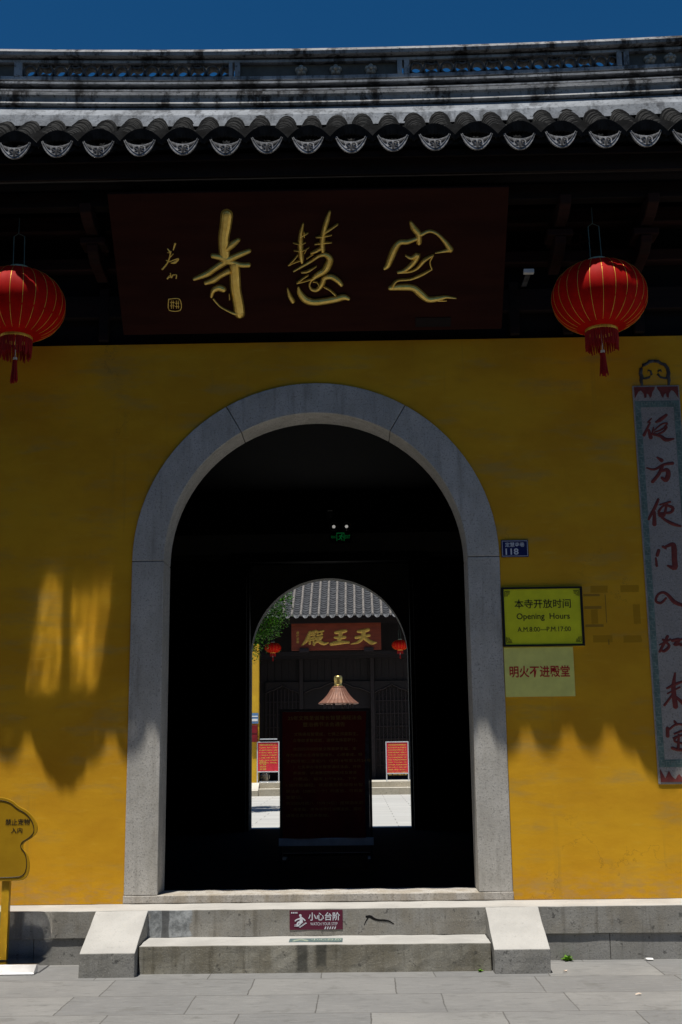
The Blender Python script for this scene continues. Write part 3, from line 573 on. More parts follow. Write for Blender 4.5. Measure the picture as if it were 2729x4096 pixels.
# drip tiles: crescent plates hung on the pan tiles
def drip(x):
    mb = MB(); n = 14; yf = YE - .075
    top = []; bot = []
    for i in range(n + 1):
        t = i / n * 2 - 1
        top.append((x + .118 * t, 5.908 - .043 * (1 - t * t)))
        bot.append((x + .118 * t, 5.905 - .126 * (1 - abs(t) ** 2.2) ** .85 + (-.004)))
    k = n + 1
    for y_, dy in ((yf, 0), (yf + .016, 0)):
        pass
    fr = [(a, yf - (5.9 - b) * .06, b) for a, b in top] + [(a, yf - (5.9 - b) * .06, b) for a, b in bot]
    bk = [(a, y + .016, b) for a, y, b in fr]
    N = 2 * k
    fs = [(i, i + 1, k + i + 1, k + i) for i in range(n)] + [(N + i + 1, N + i, N + k + i, N + k + i + 1) for i in range(n)]
    fs += [(i, N + i, N + i + 1, i + 1) for i in range(n)] + [(k + i + 1, N + k + i + 1, N + k + i, k + i) for i in range(n)]
    mb.add(fr + bk, fs)
    # raised rim and moulded cloud motif
    U = Vector((1, 0, 0)); V = Vector((0, .06, 1)).normalized(); Nn = Vector((0, -1, .06)).normalized()
    P = Vector((x, yf, 5.9))
    rim = [(.106 * t, -.116 * (1 - abs(t) ** 1.75) ** .9 + .006, .007) for t in [j / 8 - 1 for j in range(17)]]
    mb.strokes([rim], P, U, V, Nn, .004, .0005)
    mb.mi = 1
    mot = []
    for s in (-1, 1):
        mot += [[(s * .082, -.030, .010), (s * .062, -.046, .024), (s * .048, -.058, .010)], [(s * .012, -.050, .010), (s * .034, -.060, .012), (s * .016, -.078, .011), (s * .034, -.094, .010)], [(s * .006, -.058, .008), (s * .004, -.112, .008)]]
    mb.strokes(mot, P, U, V, Nn, .004, .0008)
    mb.mi = 0
    return mb
dr0 = drip(X0 + -6 * PIT).build('drip_tile', [M_DRIP, M_DRIPDK], gate)
for i in range(-5, 20):
    dup(dr0, gate, (i + 6) * PIT + random.uniform(-.008, .008), random.uniform(-.008, .004), random.uniform(-.007, .006))
# scalloped end tiles over the cover rows
def cap(x):
    mb = MB(); n = 22; yf = YE - .055
    out = []; inn = []
    for i in range(n + 1):
        t = i / n * 2 - 1
        out.append((x + .165 * t, 5.895 + .098 * (1 - t * t)))
        inn.append((x + .150 * t, 5.872 + .052 * (1 - t * t) + (.007 if i % 2 else -.003)))
    k = n + 1
    fr = [(a, yf - .02 - (b - 5.9) * .2, b) for a, b in out] + [(a, yf - .01, b) for a, b in inn]
    bk = [(a, yf + .16, b + .07) for a, b in out] + [(a, yf + .16, b + .06) for a, b in inn]
    N = 2 * k
    fs = [(i, i + 1, k + i + 1, k + i) for i in range(n)] + [(i, N + i, N + i + 1, i + 1) for i in range(n)] + [(k + i + 1, N + k + i + 1, N + k + i, k + i) for i in range(n)]
    fs += [(N + i + 1, N + i, N + k + i, N + k + i + 1) for i in range(n)]
    return mb.add(fr + bk, fs)
cp0 = cap(X0 - 5.5 * PIT).build('eave_cap_tile', M_TILE, gate)
for i in range(-5, 20): dup(cp0, gate, (i + 5.5) * PIT + random.uniform(-.006, .006), 0, random.uniform(-.006, .006))
# ridge, sagging a little in the middle
def sag(x): return .0042 * (x - .2) ** 2
def ridge_run(prof, x0=-XW, x1=XW, n=40):
    """a moulding of section prof (y, z) along the ridge"""
    mb = MB(); k = len(prof); vs = []; fs = []
    for i in range(n + 1):
        x = x0 + (x1 - x0) * i / n
        vs += [(x, y, z + sag(x)) for y, z in prof]
    for i in range(n): fs += [(i * k + j, i * k + (j + 1) % k, (i + 1) * k + (j + 1) % k, (i + 1) * k + j) for j in range(k)]
    fs += [tuple(range(k)), tuple(range(n * k, (n + 1) * k))[::-1]]
    return mb.add(vs, fs)
YR = 4.2
ridge = ridge_run([(4.22, 9.24), (4.22, 9.52), (4.36, 9.52), (4.36, 9.24)]).build('ridge', M_RIDGEDK, gate)
ridge_run([(3.98, 8.93), (4.02, 9.10), (4.16, 9.285), (4.22, 9.287), (4.36, 9.287), (4.36, 8.93)]).build('ridge_base', M_RIDGEBASE, ridge)
ridge_run([(4.12, 9.293), (4.10, 9.31), (4.135, 9.36), (4.125, 9.40), (4.10, 9.425), (4.10, 9.468), (4.36, 9.468), (4.36, 9.293)]).build('ridge_moulding', M_RIDGECAP, ridge)
ridge_run([(4.14, 9.505), (4.14, 9.525), (4.18, 9.545), (4.36, 9.545), (4.36, 9.505)]).build('ridge_moulding', M_RIDGE, ridge)
ridge_run([(4.20, 9.548), (4.23, 9.60), (4.35, 9.60), (4.35, 9.548)]).build('ridge_moulding', M_RIDGEDK, ridge)
ridge_run([(4.14, 9.603), (4.14, 9.632), (4.36, 9.632), (4.36, 9.603)]).build('ridge_moulding', M_RIDGE, ridge)
ridge_run([(4.19, 9.636), (4.19, 9.673), (4.36, 9.673), (4.36, 9.636)]).build('ridge_moulding', M_RIDGEDK, ridge)
ridge_run([(4.17, 9.676), (4.17, 9.722), (4.36, 9.722), (4.36, 9.676)]).build('ridge_rail', M_RIDGE, ridge)
ridge_run([(4.17, 9.915), (4.17, 9.950), (4.36, 9.950), (4.36, 9.915)]).build('ridge_rail', M_RIDGE, ridge)
ridge_run([(4.20, 9.952), (4.20, 9.974), (4.35, 9.974), (4.35, 9.952)]).build('ridge_moulding', M_RIDGEDK, ridge)
ridge_run([(4.10, 9.977), (4.09, 10.02), (4.13, 10.075), (4.25, 10.095), (4.37, 10.075), (4.36, 9.977)]).build('ridge_cap', M_RIDGECAP, ridge)
def rpost(x0, x1):
    ridge_run([(4.165, 9.724), (4.165, 9.913), (4.36, 9.913), (4.36, 9.724)], x0, x1, 1).build('ridge_post', M_RIDGE, ridge)
def lattice(x0, x1):
    mb = MB(); r = .098; zc = 9.815; x = x0 + r * .9; k = 0
    def ring(cx, cz, rr, a0=0, a1=2 * math.pi, n=18):
        vs = []; fs = []
        for i in range(n + 1):
            a = a0 + (a1 - a0) * i / n
            for q, y in ((rr, 4.205), (rr, 4.325), (rr - .020, 4.325), (rr - .020, 4.205)):
                zz = min(max(cz + q * math.sin(a), 9.716), 9.920)
                vs.append((min(max(cx + q * math.cos(a), x0 + .003), x1 - .003), y, zz + sag(cx)))
        for i in range(n): fs.extend([(i * 4 + j, i * 4 + (j + 1) % 4, i * 4 + 4 + (j + 1) % 4, i * 4 + 4 + j) for j in range(4)])
        mb.add(vs, fs)
    while x < x1 + .03:
        if k % 2 == 0:
            ring(x, zc, .085)
            x += .085 + .108
        else:
            ring(x, zc, .108)
            ring(x, zc - .118, .085, R_(20), R_(160), 10); ring(x, zc + .125, .085, R_(200), R_(340), 10)
            x += .108 + .085
        k += 1
    mb.build('lattice', M_RING, ridge)
posts = [(-6.0, -4.0), (-3.90, -3.80), (-1.19, -1.145), (-1.115, -1.05), (.925, .985), (1.010, 1.075), (3.675, 3.735), (3.760, 3.825), (5.9, 6.0)]
for a, b in posts[1:-1]: rpost(a, b)
lattice(-3.80, -1.19); lattice(1.075, 3.675)
for a, b in ((-6, -3.92), (-1.048, .923), (3.828, 6.0)):
    ridge_run([(4.235, 9.724), (4.235, 9.913), (4.35, 9.913), (4.35, 9.724)], a, b, 14).build('ridge_panel', M_PANEL, ridge)
def boss(x):
    mb = MB(); z = 9.815 + sag(x)
    for k in range(5):
        a = 2 * math.pi * k / 5 + math.pi / 2
        c = Vector((x + .045 * math.cos(a), 4.21, z + .040 * math.sin(a)))
        bmv = []
        mb.tube([c + Vector((0, .03, 0)), c + Vector((0, 0, 0)), c + Vector((0, -.025, 0)), c + Vector((0, -.04, 0))], [.036, .036, .028, .010], 10)
    mb.tube([(x, 4.23, z), (x, 4.155, z), (x, 4.14, z)], [.028, .026, .012], 10)
    return mb.build('flower_boss', M_BOSS, ridge, smooth=True)
for x in (-.283, .151, .593, 4.098, 4.35, -4.35): boss(x)

# ---------------------------------------------------------------- steps
st = thing('stone_steps', 'grey granite doorstep with sloping cheek stones in front of the archway', 'steps', (0, -.6, 0))
MB().box(-1.174, 1.175, -.71, -.3585, -.02, .1785).build('step', M_STEP, st, bevel=.006); rough(st.children[0], .05, .005)
for x0, x1 in ((-1.547, -1.180), (1.181, 1.549)):
    MB().prism([(-.818, -.02), (-.818, .152), (-.3585, .359), (-.3585, -.02)], x0, x1, 'x').build('cheek_stone', M_CHEEK, st, bevel=.005)
for o in st.children:
    if o.name.startswith('cheek'): rough(o, .05, .004)

# ---------------------------------------------------------------- signs on the wall and steps
def board(name, label, cat, x0, x1, z0, z1, y, th, m, group=None, bevel=0):
    t = thing(name, label, cat, ((x0 + x1) / 2, y, z0), group)
    MB().box(x0, x1, y - th, y, z0, z1).build('panel', m, t, bevel=bevel)
    return t
# house number
t = board('house_number_plate', 'small navy blue enamel house number plate 118 beside the arch', 'house number', 1.441, 1.649, 2.888, 3.023, -.003, .008, M_BLUE, bevel=.002)
mb = MB()
for a in ((1.447, 1.643, 3.013, 3.016), (1.447, 1.643, 2.895, 2.898), (1.447, 1.450, 2.8985, 3.0125), (1.640, 1.643, 2.8985, 3.0125)): mb.box(a[0], a[1], -.0125, -.011, a[2], a[3])
mb.build('border_line', M_STWHITE, t)
mb = MB(); text(mb, '定慧寺巷', 1.545, 2.985, .150, .036, (0, -.011, 0), bold=.012); text(mb, '118', 1.522, 2.931, .100, .050, (0, -.011, 0), bold=.02)
mb.build('lettering', M_STWHITE, t)
# opening hours
t = board('opening_hours_sign', 'lemon yellow opening hours sign in a black frame', 'sign', 1.426, 2.042, 2.197, 2.651, -.004, .014, M_SIGNY)
mb = MB()
for a in ((1.426, 2.042, 2.636, 2.651), (1.426, 2.042, 2.197, 2.212), (1.426, 1.441, 2.2125, 2.6355), (2.027, 2.042, 2.2125, 2.6355)): mb.box(a[0] - .002, a[1] + .002, -.026, -.0185, a[2], a[3])
mb.build('frame', M_BLK, t, bevel=.002)
mb = MB(); Pp = (0, -.0182, 0)
text(mb, '本寺开放时间', 1.737, 2.522, .430, .070, Pp, bold=.008); text(mb, 'Opening  Hours', 1.737, 2.420, .405, .060, Pp, bold=.006)
text(mb, 'A.M.8:00—P.M.17:00', 1.740, 2.327, .405, .036, Pp)
for sx in (-1, 1):
    for sz in (-1, 1):
        cx_, cz_ = 1.734 + sx * .283, 2.424 + sz * .196
        for q in (0, .010, .020):
            L = .042 - q * 1.2
            mb.box(min(cx_ - sx * q, cx_ - sx * (q + L)), max(cx_ - sx * q, cx_ - sx * (q + L)), -.0205, -.0195, cz_ - sz * q - .0018, cz_ - sz * q + .0018)
            mb.box(cx_ - sx * q - .0018, cx_ - sx * q + .0018, -.0202, -.0192, min(cz_ - sz * (q + .003), cz_ - sz * (q + L)), max(cz_ - sz * (q + .003), cz_ - sz * (q + L)))
mb.build('lettering', M_BLK, t)
# no open flame
t = board('fire_notice', 'pale yellow plain notice with red characters below the opening hours sign', 'sign', 1.428, 1.953, 1.820, 2.192, -.004, .006, M_PAPERY)
mb = MB(); text(mb, '明火不进殿堂', 1.692, 2.008, .455, .088, (0, -.0105, 0), bold=.014); mb.build('lettering', M_REDINK, t)
# watch your step
t = board('step_warning_sticker', 'maroon watch your step sticker on the upper riser', 'sticker', -.187, .184, .220, .350, -.3575, .002, M_MAROON)
mb = MB(); Pp = (0, -.3597, 0)
text(mb, '小心台阶', .055, .308, .222, .056, Pp, bold=.016); text(mb, 'WATCH YOUR STEP', .053, .2585, .190, .020, Pp)
for k in range(5): mb.add([(.055 + k * .017, -.361, .223), (.063 + k * .017, -.361, .223), (.070 + k * .017, -.361, .240), (.062 + k * .017, -.361, .240)], [(0, 1, 2, 3)])
for k in range(4): mb.box(-.176 + k * .012, -.168 + k * .012, -.3612, -.3605, .329, .339)
q = (0, -.3605, 0)
mb.strokes([[(-.112, .316, .017), (-.111, .315, .017)], [(-.108, .303, .014), (-.106, .285, .022), (-.104, .272, .020)], [(-.106, .303, .010), (-.085, .288, .009), (-.080, .282, .009)], [(-.112, .295, .009), (-.135, .288, .009), (-.147, .280, .009)], [(-.108, .272, .014), (-.128, .268, .012), (-.135, .250, .010)], [(-.104, .270, .012), (-.118, .255, .010), (-.128, .246, .010)], [(-.150, .254, .004), (-.132, .252, .004)], [(-.152, .246, .005), (-.128, .244, .005)]], q, (1, 0, 0), (0, 0, 1), (0, -1, 0), .0004, .0002)
for k in range(5): mb.box(-.120 + k * .010, -.108 + k * .010, -.3612, -.3605, .236 + k * .0062, .2425 + k * .0062)
mb.build('lettering', M_STWHITE, t)
# decal on the tread
t = thing('step_decal', 'faded dark green strip decal on the lower tread', 'sticker', (0, -.55, .179))
MB().box(-.178, .185, -.626, -.478, .1795, .1815).build('panel', M_GREEN, t, bevel=.001)
mb = MB(); text(mb, '小心台阶', .075, -.535, .215, .070, (0, 0, .1815), (1, 0, 0), (0, 1, 0), (0, 0, 1), bold=.01); text(mb, 'WATCH YOUR STEP', .075, -.600, .190, .022, (0, 0, .1815), (1, 0, 0), (0, 1, 0), (0, 0, 1))
for q in (0, .022, .044): mb.add([(-.158, -.612 + q, .183), (-.100, -.545 + q, .183), (-.042, -.612 + q, .183), (-.055, -.612 + q, .183), (-.100, -.558 + q, .183), (-.145, -.612 + q, .183)], [(0, 1, 4, 5), (1, 2, 3, 4)])
mb.build('lettering', M_PALEGRN, t)

# ---------------------------------------------------------------- name board over the arch
t = thing('name_board', 'large maroon name board with gold calligraphy leaning out above the archway', 'name board', (-.007, -.15, 4.70))
U = Vector((1, 0, 0)); V = Vector((0, -.71, .825)).normalized(); N = U.cross(V); P = Vector((-.007, -.15, 4.728))
def slab(mb, u0, u1, v0, v1, n0, n1):
    vs = [P + U * u + V * v + N * n for n in (n0, n1) for v in (v0, v1) for u in (u0, u1)]
    mb.add(vs, [(0, 2, 3, 1), (4, 5, 7, 6), (0, 1, 5, 4), (2, 6, 7, 3), (0, 4, 6, 2), (1, 3, 7, 5)])
mb = MB(); slab(mb, -1.507, 1.507, -.03, 1.088, -.05, 0); mb.build('panel', M_PLAQ, t, bevel=.006)
for a_, b_ in ((0, 10), (10, 33), (33, 43)):
    ch = MB().strokes([[(a, b - .004, w_ * .74) for a, b, w_ in q_] for q_ in PLAQUE[a_:b_]], P + N * .008, U, V, N, .012, .0006, .45).build('gold_character', M_GOLD, t)
    MB().strokes(PLAQUE[a_:b_], P, U, V, N, .007, .0006, .80).build('shaded_carved_edge', M_GOLDSHADE, ch)  # bevel shade put into a darker gold; bright core sits lower as if lit
MB().strokes(PLAQUE_SIGN, P, U, V, N, .004, .0004).build('signature', M_GOLD, t)
mb = MB()
for u in (-1.0, 1.0): mb.tube([P + U * u + V * 1.0 - N * .05, (u, .05, 5.62)], .012, 6)
mb.build('hanger', M_BLK, t)
mb = MB(); slab(mb, .82, 1.10, .0, .075, .0005, .006); mb.build('maker_label', M_WOOD, t)

# ---------------------------------------------------------------- vertical stone scroll
t = thing('stone_scroll', 'tall hanging scroll of speckled stone with red brush characters and green fret border', 'couplet scroll', (2.72, 0, 1.167))
MB().box(2.533, 2.905, -.030, -.002, 1.167, 4.256).build('panel', M_SCROLL, t, bevel=.004)
k_ = 0
for n_ in (8, 4, 6, 4, 1, 5, 5, 8):
    MB().strokes([[(a, b, w_ * 1.4) for a, b, w_ in q_] for q_ in SCROLL[k_:k_ + n_]], (0, -.0305, 0), U, (0, 0, 1), (0, -1, 0), .004, .0003).build('red_character', M_SRED, t); k_ += n_
mb = MB(); mbl = MB()
yb = -.0312
for (x0, x1, z0, z1) in ((2.545, 2.590, 1.291, 4.128), (2.850, 2.895, 1.291, 4.128)): mb.box(x0, x1, yb, -.0302, z0, z1)
for (z0, z1) in ((1.291, 1.345), (4.076, 4.128)): mb.box(2.5905, 2.8495, yb, -.0302, z0, z1)
mb.build('fret_border', M_SGREEN, t)
pitch = .072
for xx in (2.545, 2.850):
    z = 1.30; k = 0
    while z < 4.09:
        a = xx + .006; b = xx + .039; m = (a + b) / 2; s = 1 if k % 2 else -1
        pts = [(a, z), (b, z), (b, z + .024), (m, z + .024), (m, z + .044), (a, z + .044), (a, z + .066)]
        mbl.strokes([[(p[0], p[1], .005), (q_[0], q_[1], .005)] for p, q_ in zip(pts, pts[1:])], (0, yb - .0002, 0), U, (0, 0, 1), (0, -1, 0), .001, .0001)
        z += pitch; k += 1
for zz in (1.297, 4.082):
    x = 2.60
    while x < 2.83:
        pts = [(x, zz), (x, zz + .036), (x + .022, zz + .036), (x + .022, zz + .018), (x + .040, zz + .018), (x + .040, zz + .036), (x + .058, zz + .036)]
        mbl.strokes([[(p[0], p[1], .005), (q_[0], q_[1], .005)] for p, q_ in zip(pts, pts[1:])], (0, yb - .0002, 0), U, (0, 0, 1), (0, -1, 0), .001, .0001)
        x += .064
mbl.build('fret_line', M_SGREENL, t)
mb2 = MB()
mb = MB()
def redpiece(pts, m_): m_.prism([(x, z) for x, z in pts], -.0335, -.0302, 'y')
for x0, s in ((2.54, 1), (2.90, -1)):
    f = lambda q: x0 + s * q
    p1 = [(f(.006), 4.243), (f(.172), 4.243), (f(.168), 4.225), (f(.150), 4.200), (f(.140), 4.165), (f(.128), 4.150), (f(.120), 4.178), (f(.104), 4.190), (f(.100), 4.160), (f(.085), 4.150), (f(.080), 4.185), (f(.060), 4.215), (f(.040), 4.205), (f(.022), 4.175), (f(.008), 4.150)]
    p2 = [(f(.010), 1.183), (f(.170), 1.183), (f(.168), 1.215), (f(.150), 1.240), (f(.135), 1.225), (f(.120), 1.200), (f(.095), 1.225), (f(.075), 1.265), (f(.060), 1.235), (f(.045), 1.210), (f(.028), 1.245), (f(.010), 1.280)]
    redpiece(p1, mb); redpiece(p2, mb2)
mb.build('red_cloud_band', M_SRED, t); mb2.build('red_cloud_band', M_SRED, t)
mb = MB()
def arcp(cx, cz, r, a0, a1, n=16, e=1.0): return [(cx + r * math.cos(R_(a0 + (a1 - a0) * i / n)), -.02, cz + r * e * math.sin(R_(a0 + (a1 - a0) * i / n))) for i in range(n + 1)]
for s in (-1, 1):
    c = 2.720
    mb.tube([(c, -.02, 4.462), (c + s * .035, -.02, 4.458), (c + s * .055, -.02, 4.440), (c + s * .085, -.02, 4.430), (c + s * .105, -.02, 4.400), (c + s * .112, -.02, 4.360), (c + s * .105, -.02, 4.330), (c + s * .112, -.02, 4.300), (c + s * .105, -.02, 4.258)], [.013, .015, .012, .015, .015, .016, .017, .014, .010], 8)
    mb.tube([(c + s * .108, -.02, 4.320), (c + s * .080, -.02, 4.316), (c + s * .045, -.02, 4.325), (c + s * .025, -.02, 4.350), (c + s * .030, -.02, 4.378), (c + s * .050, -.02, 4.385), (c + s * .055, -.02, 4.368)], [.010, .009, .010, .010, .009, .008, .006], 8)
mb.build('cloud_hanger', M_IRON, t, smooth=True)
t.location.y += .022

# ---------------------------------------------------------------- lanterns
def lantern(name, label, cx, cy, zc, r, h, top_z, group, ribs=24, wire=True):
    t = thing(name, label, 'lantern', (cx, cy, zc), group)
    n = 16
    def prof(a): return (r * (abs(math.cos(a)) ** .86), h * math.sin(a))
    A0 = R_(72)
    pts = [prof(-A0 + 2 * A0 * i / (n * 2)) for i in range(2 * n + 1)]
    # body gently pinched at each rib
    seg = ribs * 4
    MB().lathe(pts, (cx, cy, zc), seg, lambda a, z: 1 - .018 * abs(math.cos(a * ribs / 2)) ** 6).build('body', M_LANT, t, smooth=True)
    mb = MB()
    for k in range(ribs):
        a = 2 * math.pi * (k + .5) / ribs
        L = []
        for (q, z) in pts[2:-1]:
            L.append((cx + (q * .985 + .004 * r / .35) * math.cos(a), cy + (q * .985 + .004 * r / .35) * math.sin(a), zc + z))
        mb.tube(L, [.0013 * r / .35 * (1 + .9 * math.sin(math.pi * i / len(L))) for i in range(len(L))], 5)
    mb.build('gold_rib', M_LGOLD, t, smooth=True)
    rt_, zt_ = pts[-1]; rb_, zb_ = pts[0]
    MB().lathe([(rt_ * .62, zt_ - .03 * r / .35), (rt_ * .62, zt_ + .040 * r / .35), (rt_ * .52, zt_ + .045 * r / .35), (rt_ * .52, zt_ - .02)], (cx, cy, zc), 12).build('collar', M_LRING, t)
    MB().lathe([(rb_ * .92, zb_ + .02 * r / .35), (rb_ * .95, zb_ - .02 * r / .35), (rb_ * .85, zb_ - .025 * r / .35), (rb_ * .80, zb_ + .02 * r / .35)], (cx, cy, zc), 24).build('bottom_band', M_LGOLD, t, smooth=True)
    mb = MB(); k = r / .35
    nf = 64
    for i in range(nf):
        a = 2 * math.pi * i / nf + random.uniform(-.02, .02); q = rb_ * .90; L = .150 * k * random.uniform(.88, 1.12)
        x, y = cx + q * math.cos(a), cy + q * math.sin(a)
        mb.tube([(x, y, zc + zb_ - .005 * k), (x + random.uniform(-.004, .004), y, zc + zb_ - L * .5), (x + random.uniform(-.006, .006), y + random.uniform(-.006, .006), zc + zb_ - L)], [.0055 * k, .0058 * k, .004 * k], 4)
    mb.build('fringe', M_FRINGE, t)
    MB().tube([(cx, cy, zc + zb_ + .04), (cx, cy, zc + zb_ - .155 * k)], .004 * k, 5).lathe([(.008 * k, 0), (.016 * k, -.006 * k), (.016 * k, -.020 * k), (.010 * k, -.026 * k)], (cx, cy, zc + zb_ - .155 * k), 10).build('tassel_bead', M_WHITE, t)
    mb = MB(); z0 = zc + zb_ - .182 * k
    for i in range(26):
        a = random.uniform(0, 6.28); q = .020 * k * random.random() ** .5
        mb.tube([(cx + q * .7 * math.cos(a), cy + q * .7 * math.sin(a), z0), (cx + q * math.cos(a), cy + q * math.sin(a), z0 - .08 * k), (cx + q * 1.6 * math.cos(a), cy + q * 1.6 * math.sin(a), z0 - .165 * k * random.uniform(.9, 1.08))], [.006 * k, .006 * k, .004 * k], 4)
    mb.build('tassel', M_FRINGE, t)
    if wire:
        mb = MB()
        for s in (-1, 1): mb.tube([(cx + s * .042 * k - .006, cy, zc + zt_ + .02), (cx + s * .040 * k - .012, cy, top_z - .06)], .0045 * k, 6)
        mb.tube([(cx - .040 * k - .012, cy, top_z - .06), (cx - .02, cy, top_z - .035), (cx + .040 * k - .012, cy, top_z - .06)], .003 * k, 5); mb.tube([(cx - .018, cy, top_z - .037), (cx - .018, cy, top_z + .10)], .003 * k, 5)
        mb.build('hanging_wire', M_ROD, t)
    return t
LG = 'red lanterns hanging from the front eave'
lantern('red_lantern', 'big red lantern with gold ribs hanging to the right of the maroon name board', 2.207, -.482, 4.815, .362, .275, 5.46, LG)
lantern('red_lantern', 'big red lantern cut off by the left edge, hanging left of the maroon name board', -2.265, -.482, 4.834, .362, .275, 5.46, LG)

# ---------------------------------------------------------------- small fittings
t = thing('junction_box', 'small pale grey box fixed to a dark beam under the eave', 'junction box', (1.71, -.1, 5.105))
MB().box(1.669, 1.751, -.30, -.26, 5.105, 5.14).build('case', M_WHITE, t, bevel=.004); MB().box(1.69, 1.73, -.26, .055, 5.11, 5.125).build('bracket', M_IRON, t)
# emergency lamp and exit sign inside
t = thing('exit_sign', 'unlit looking green running man exit sign over the rear doorway', 'exit sign', (.1, 7.4, 4.35))
MB().box(-.058, .257, 7.40, 7.43, 4.348, 4.507).build('case', M_BLK, t, bevel=.004)
g = G('exit_glow'); g.b.inputs['Emission Color'].default_value = (.01, .42, .10, 1); g.b.inputs['Emission Strength'].default_value = .10; M_EXIT = g.fin((.01, .20, .06), .5)
mb = MB(); Pp = (0, 7.399, 0)
text(mb, '安全出口', -.003, 4.435, .070, .040, Pp, bold=.004); text(mb, 'EXIT', .200, 4.435, .075, .050, Pp)
mb.box(.042, .050, 7.396, 7.399, 4.375, 4.495).box(.146, .154, 7.396, 7.399, 4.375, 4.495).box(.0505, .1455, 7.396, 7.399, 4.484, 4.495)
mb.strokes([[(.118, 4.466, .018), (.119, 4.465, .018)], [(.112, 4.452, .016), (.098, 4.425, .018)], [(.112, 4.450, .008), (.130, 4.440, .008), (.138, 4.425, .008)], [(.106, 4.450, .008), (.085, 4.452, .008), (.078, 4.435, .008)], [(.098, 4.425, .012), (.115, 4.405, .010), (.118, 4.385, .009)], [(.096, 4.422, .012), (.085, 4.400, .010), (.062, 4.400, .008)]], (0, 7.3985, 0), U, (0, 0, 1), (0, -1, 0), .001, .0003)
mb.build('pictogram', M_EXIT, t)
t = thing('emergency_lamp', 'twin headed black emergency lamp above the green exit sign', 'emergency lamp', (.1, 7.4, 4.53))
MB().box(-.02, .21, 7.405, 7.43, 4.512, 4.53).build('base', M_BLK, t)
for x in (.005, .188):
    hd = MB().tube([(x, 7.41, 4.578), (x, 7.36, 4.578), (x, 7.34, 4.576)], [.045, .060, .062], 20).build('lamp_head', M_BLK, t, smooth=True)
    MB().lathe([(.056, 0), (.060, .004), (.060, .006)], (0, 0, 0), 20) if False else None
    mb = MB()
    mb.tube([(x + .060 * math.cos(a), 7.337, 4.576 + .060 * math.sin(a)) for a in [i * math.pi / 12 for i in range(25)]], .005, 6)
    mb.build('rim', M_STEELR, hd)
    dn = Vector((0, -math.cos(R_(18.5)), -math.sin(R_(18.5)))); b0 = Vector((x, 7.338, 4.576))
    MB().tube([b0, b0 + dn * .018, b0 + dn * .019], [.026, .024, .023], 20).build('bulb', M_CHROME, hd)
t = thing('security_camera', 'small round security camera on the dark wall above the exit sign', 'security camera', (-.047, 7.3, 4.74))
MB().lathe([(.0, -.055), (.035, -.045), (.055, -.01), (.055, .02), (.04, .04)], (-.047, 7.30, 4.745), 16).build('dome', M_IRON, t, smooth=True); MB().box(-.08, -.01, 7.26, 7.5, 4.786, 4.80).build('mount', M_WHITE, t)

# ---------------------------------------------------------------- notice stand inside the gate
t = thing('notice_stand', 'tall dark notice stand with dull red text banner standing in the gateway', 'notice stand', (-.02, 2.95, .36))
def nb(x): return x
mb = MB()
mb.box(-.475, -.450, 2.90, 2.93, .36, 1.85).box(.415, .440, 2.90, 2.93, .36, 1.85).box(-.4495, .4145, 2.90, 2.93, 1.825, 1.85)
mb.build('frame', M_BLK, t, bevel=.003)
MB().box(-.4495, .4145, 2.905, 2.925, .60, 1.824).build('backing', M_IRON, t)
MB().box(-.485, .448, 2.885, 2.935, .525, .598).build('bottom_rail', M_ALU, t, bevel=.004)
MB().box(-.47, -.42, 2.93, 3.35, .36, .39).box(.39, .44, 2.93, 3.35, .36, .39).box(-.47, .44, 3.32, 3.35, .391, .42).build('foot', M_BLK, t)
mb = MB(); NX, NZ = 18, 30; vs = []
for j in range(NZ + 1):
    for i in range(NX + 1):
        a, b = i / NX, j / NZ
        xr = .408 - .035 * (1 - b) - .02 * math.sin(b * 2.5)
        x = -.447 + (xr + .447) * a; z = .60 + 1.222 * b
        wv = .012 * math.sin(9 * a + 5 * (1 - b)) * (1 - b) + .008 * math.sin(16 * (a * .6 + b)) * (1 - b) ** 2 + .015 * (1 - b) ** 2
        vs.append((x, 2.897 - wv - .004, z))
mb.add(vs, [(j * (NX + 1) + i, j * (NX + 1) + i + 1, (j + 1) * (NX + 1) + i + 1, (j + 1) * (NX + 1) + i) for j in range(NZ) for i in range(NX)])
ban = mb.build('banner', M_DKPOST, t, smooth=True)
mb = MB(); Pp = (0, 2.872, 0)
text(mb, '25年文殊圣诞增长智慧诵经法会', -.02, 1.760, .740, .044, Pp, bold=.006)
text(mb, '暨浴佛节法会通告', -.03, 1.695, .420, .044, Pp, bold=.006)
text(mb, '文殊佛母智慧成，七佛之师度群生。', -.01, 1.600, .640, .036, Pp); text(mb, '众等欲求智成就，速修文殊菩萨行。', -.02, 1.540, .640, .036, Pp)
body = ['农历四月初四是文殊菩萨圣诞，本', '寺为祈愿众生得智慧增长、心想事成，特', '于四月初二至初八（5月18号至5月24号', '）七天举办增长智慧诵经法会，并供', '养斋僧，讽诵佛说阿弥陀经及普贤', '行愿品，每天上午8:30、下午', '1:30开始诵经。欢迎善信参加增长智', '慧法会（200元一个）的善信，可到客', '堂登记。', '农历四月初八（5月24日）是释迦牟尼', '佛圣诞，本寺将举行浴佛法会，届时', '请各位善信前来参加。']
for i, ln in enumerate(body): text(mb, ln, -.41 if len(ln) > 16 else (-.34 if i not in (8, 11) else -.41), 1.455 - i * .058, .80 * len(ln) / 19 if len(ln) > 5 else .16, .032, (0, 2.868 - .001 * i, 0), left=True)
mb.build('lettering', M_DYINK, ban)

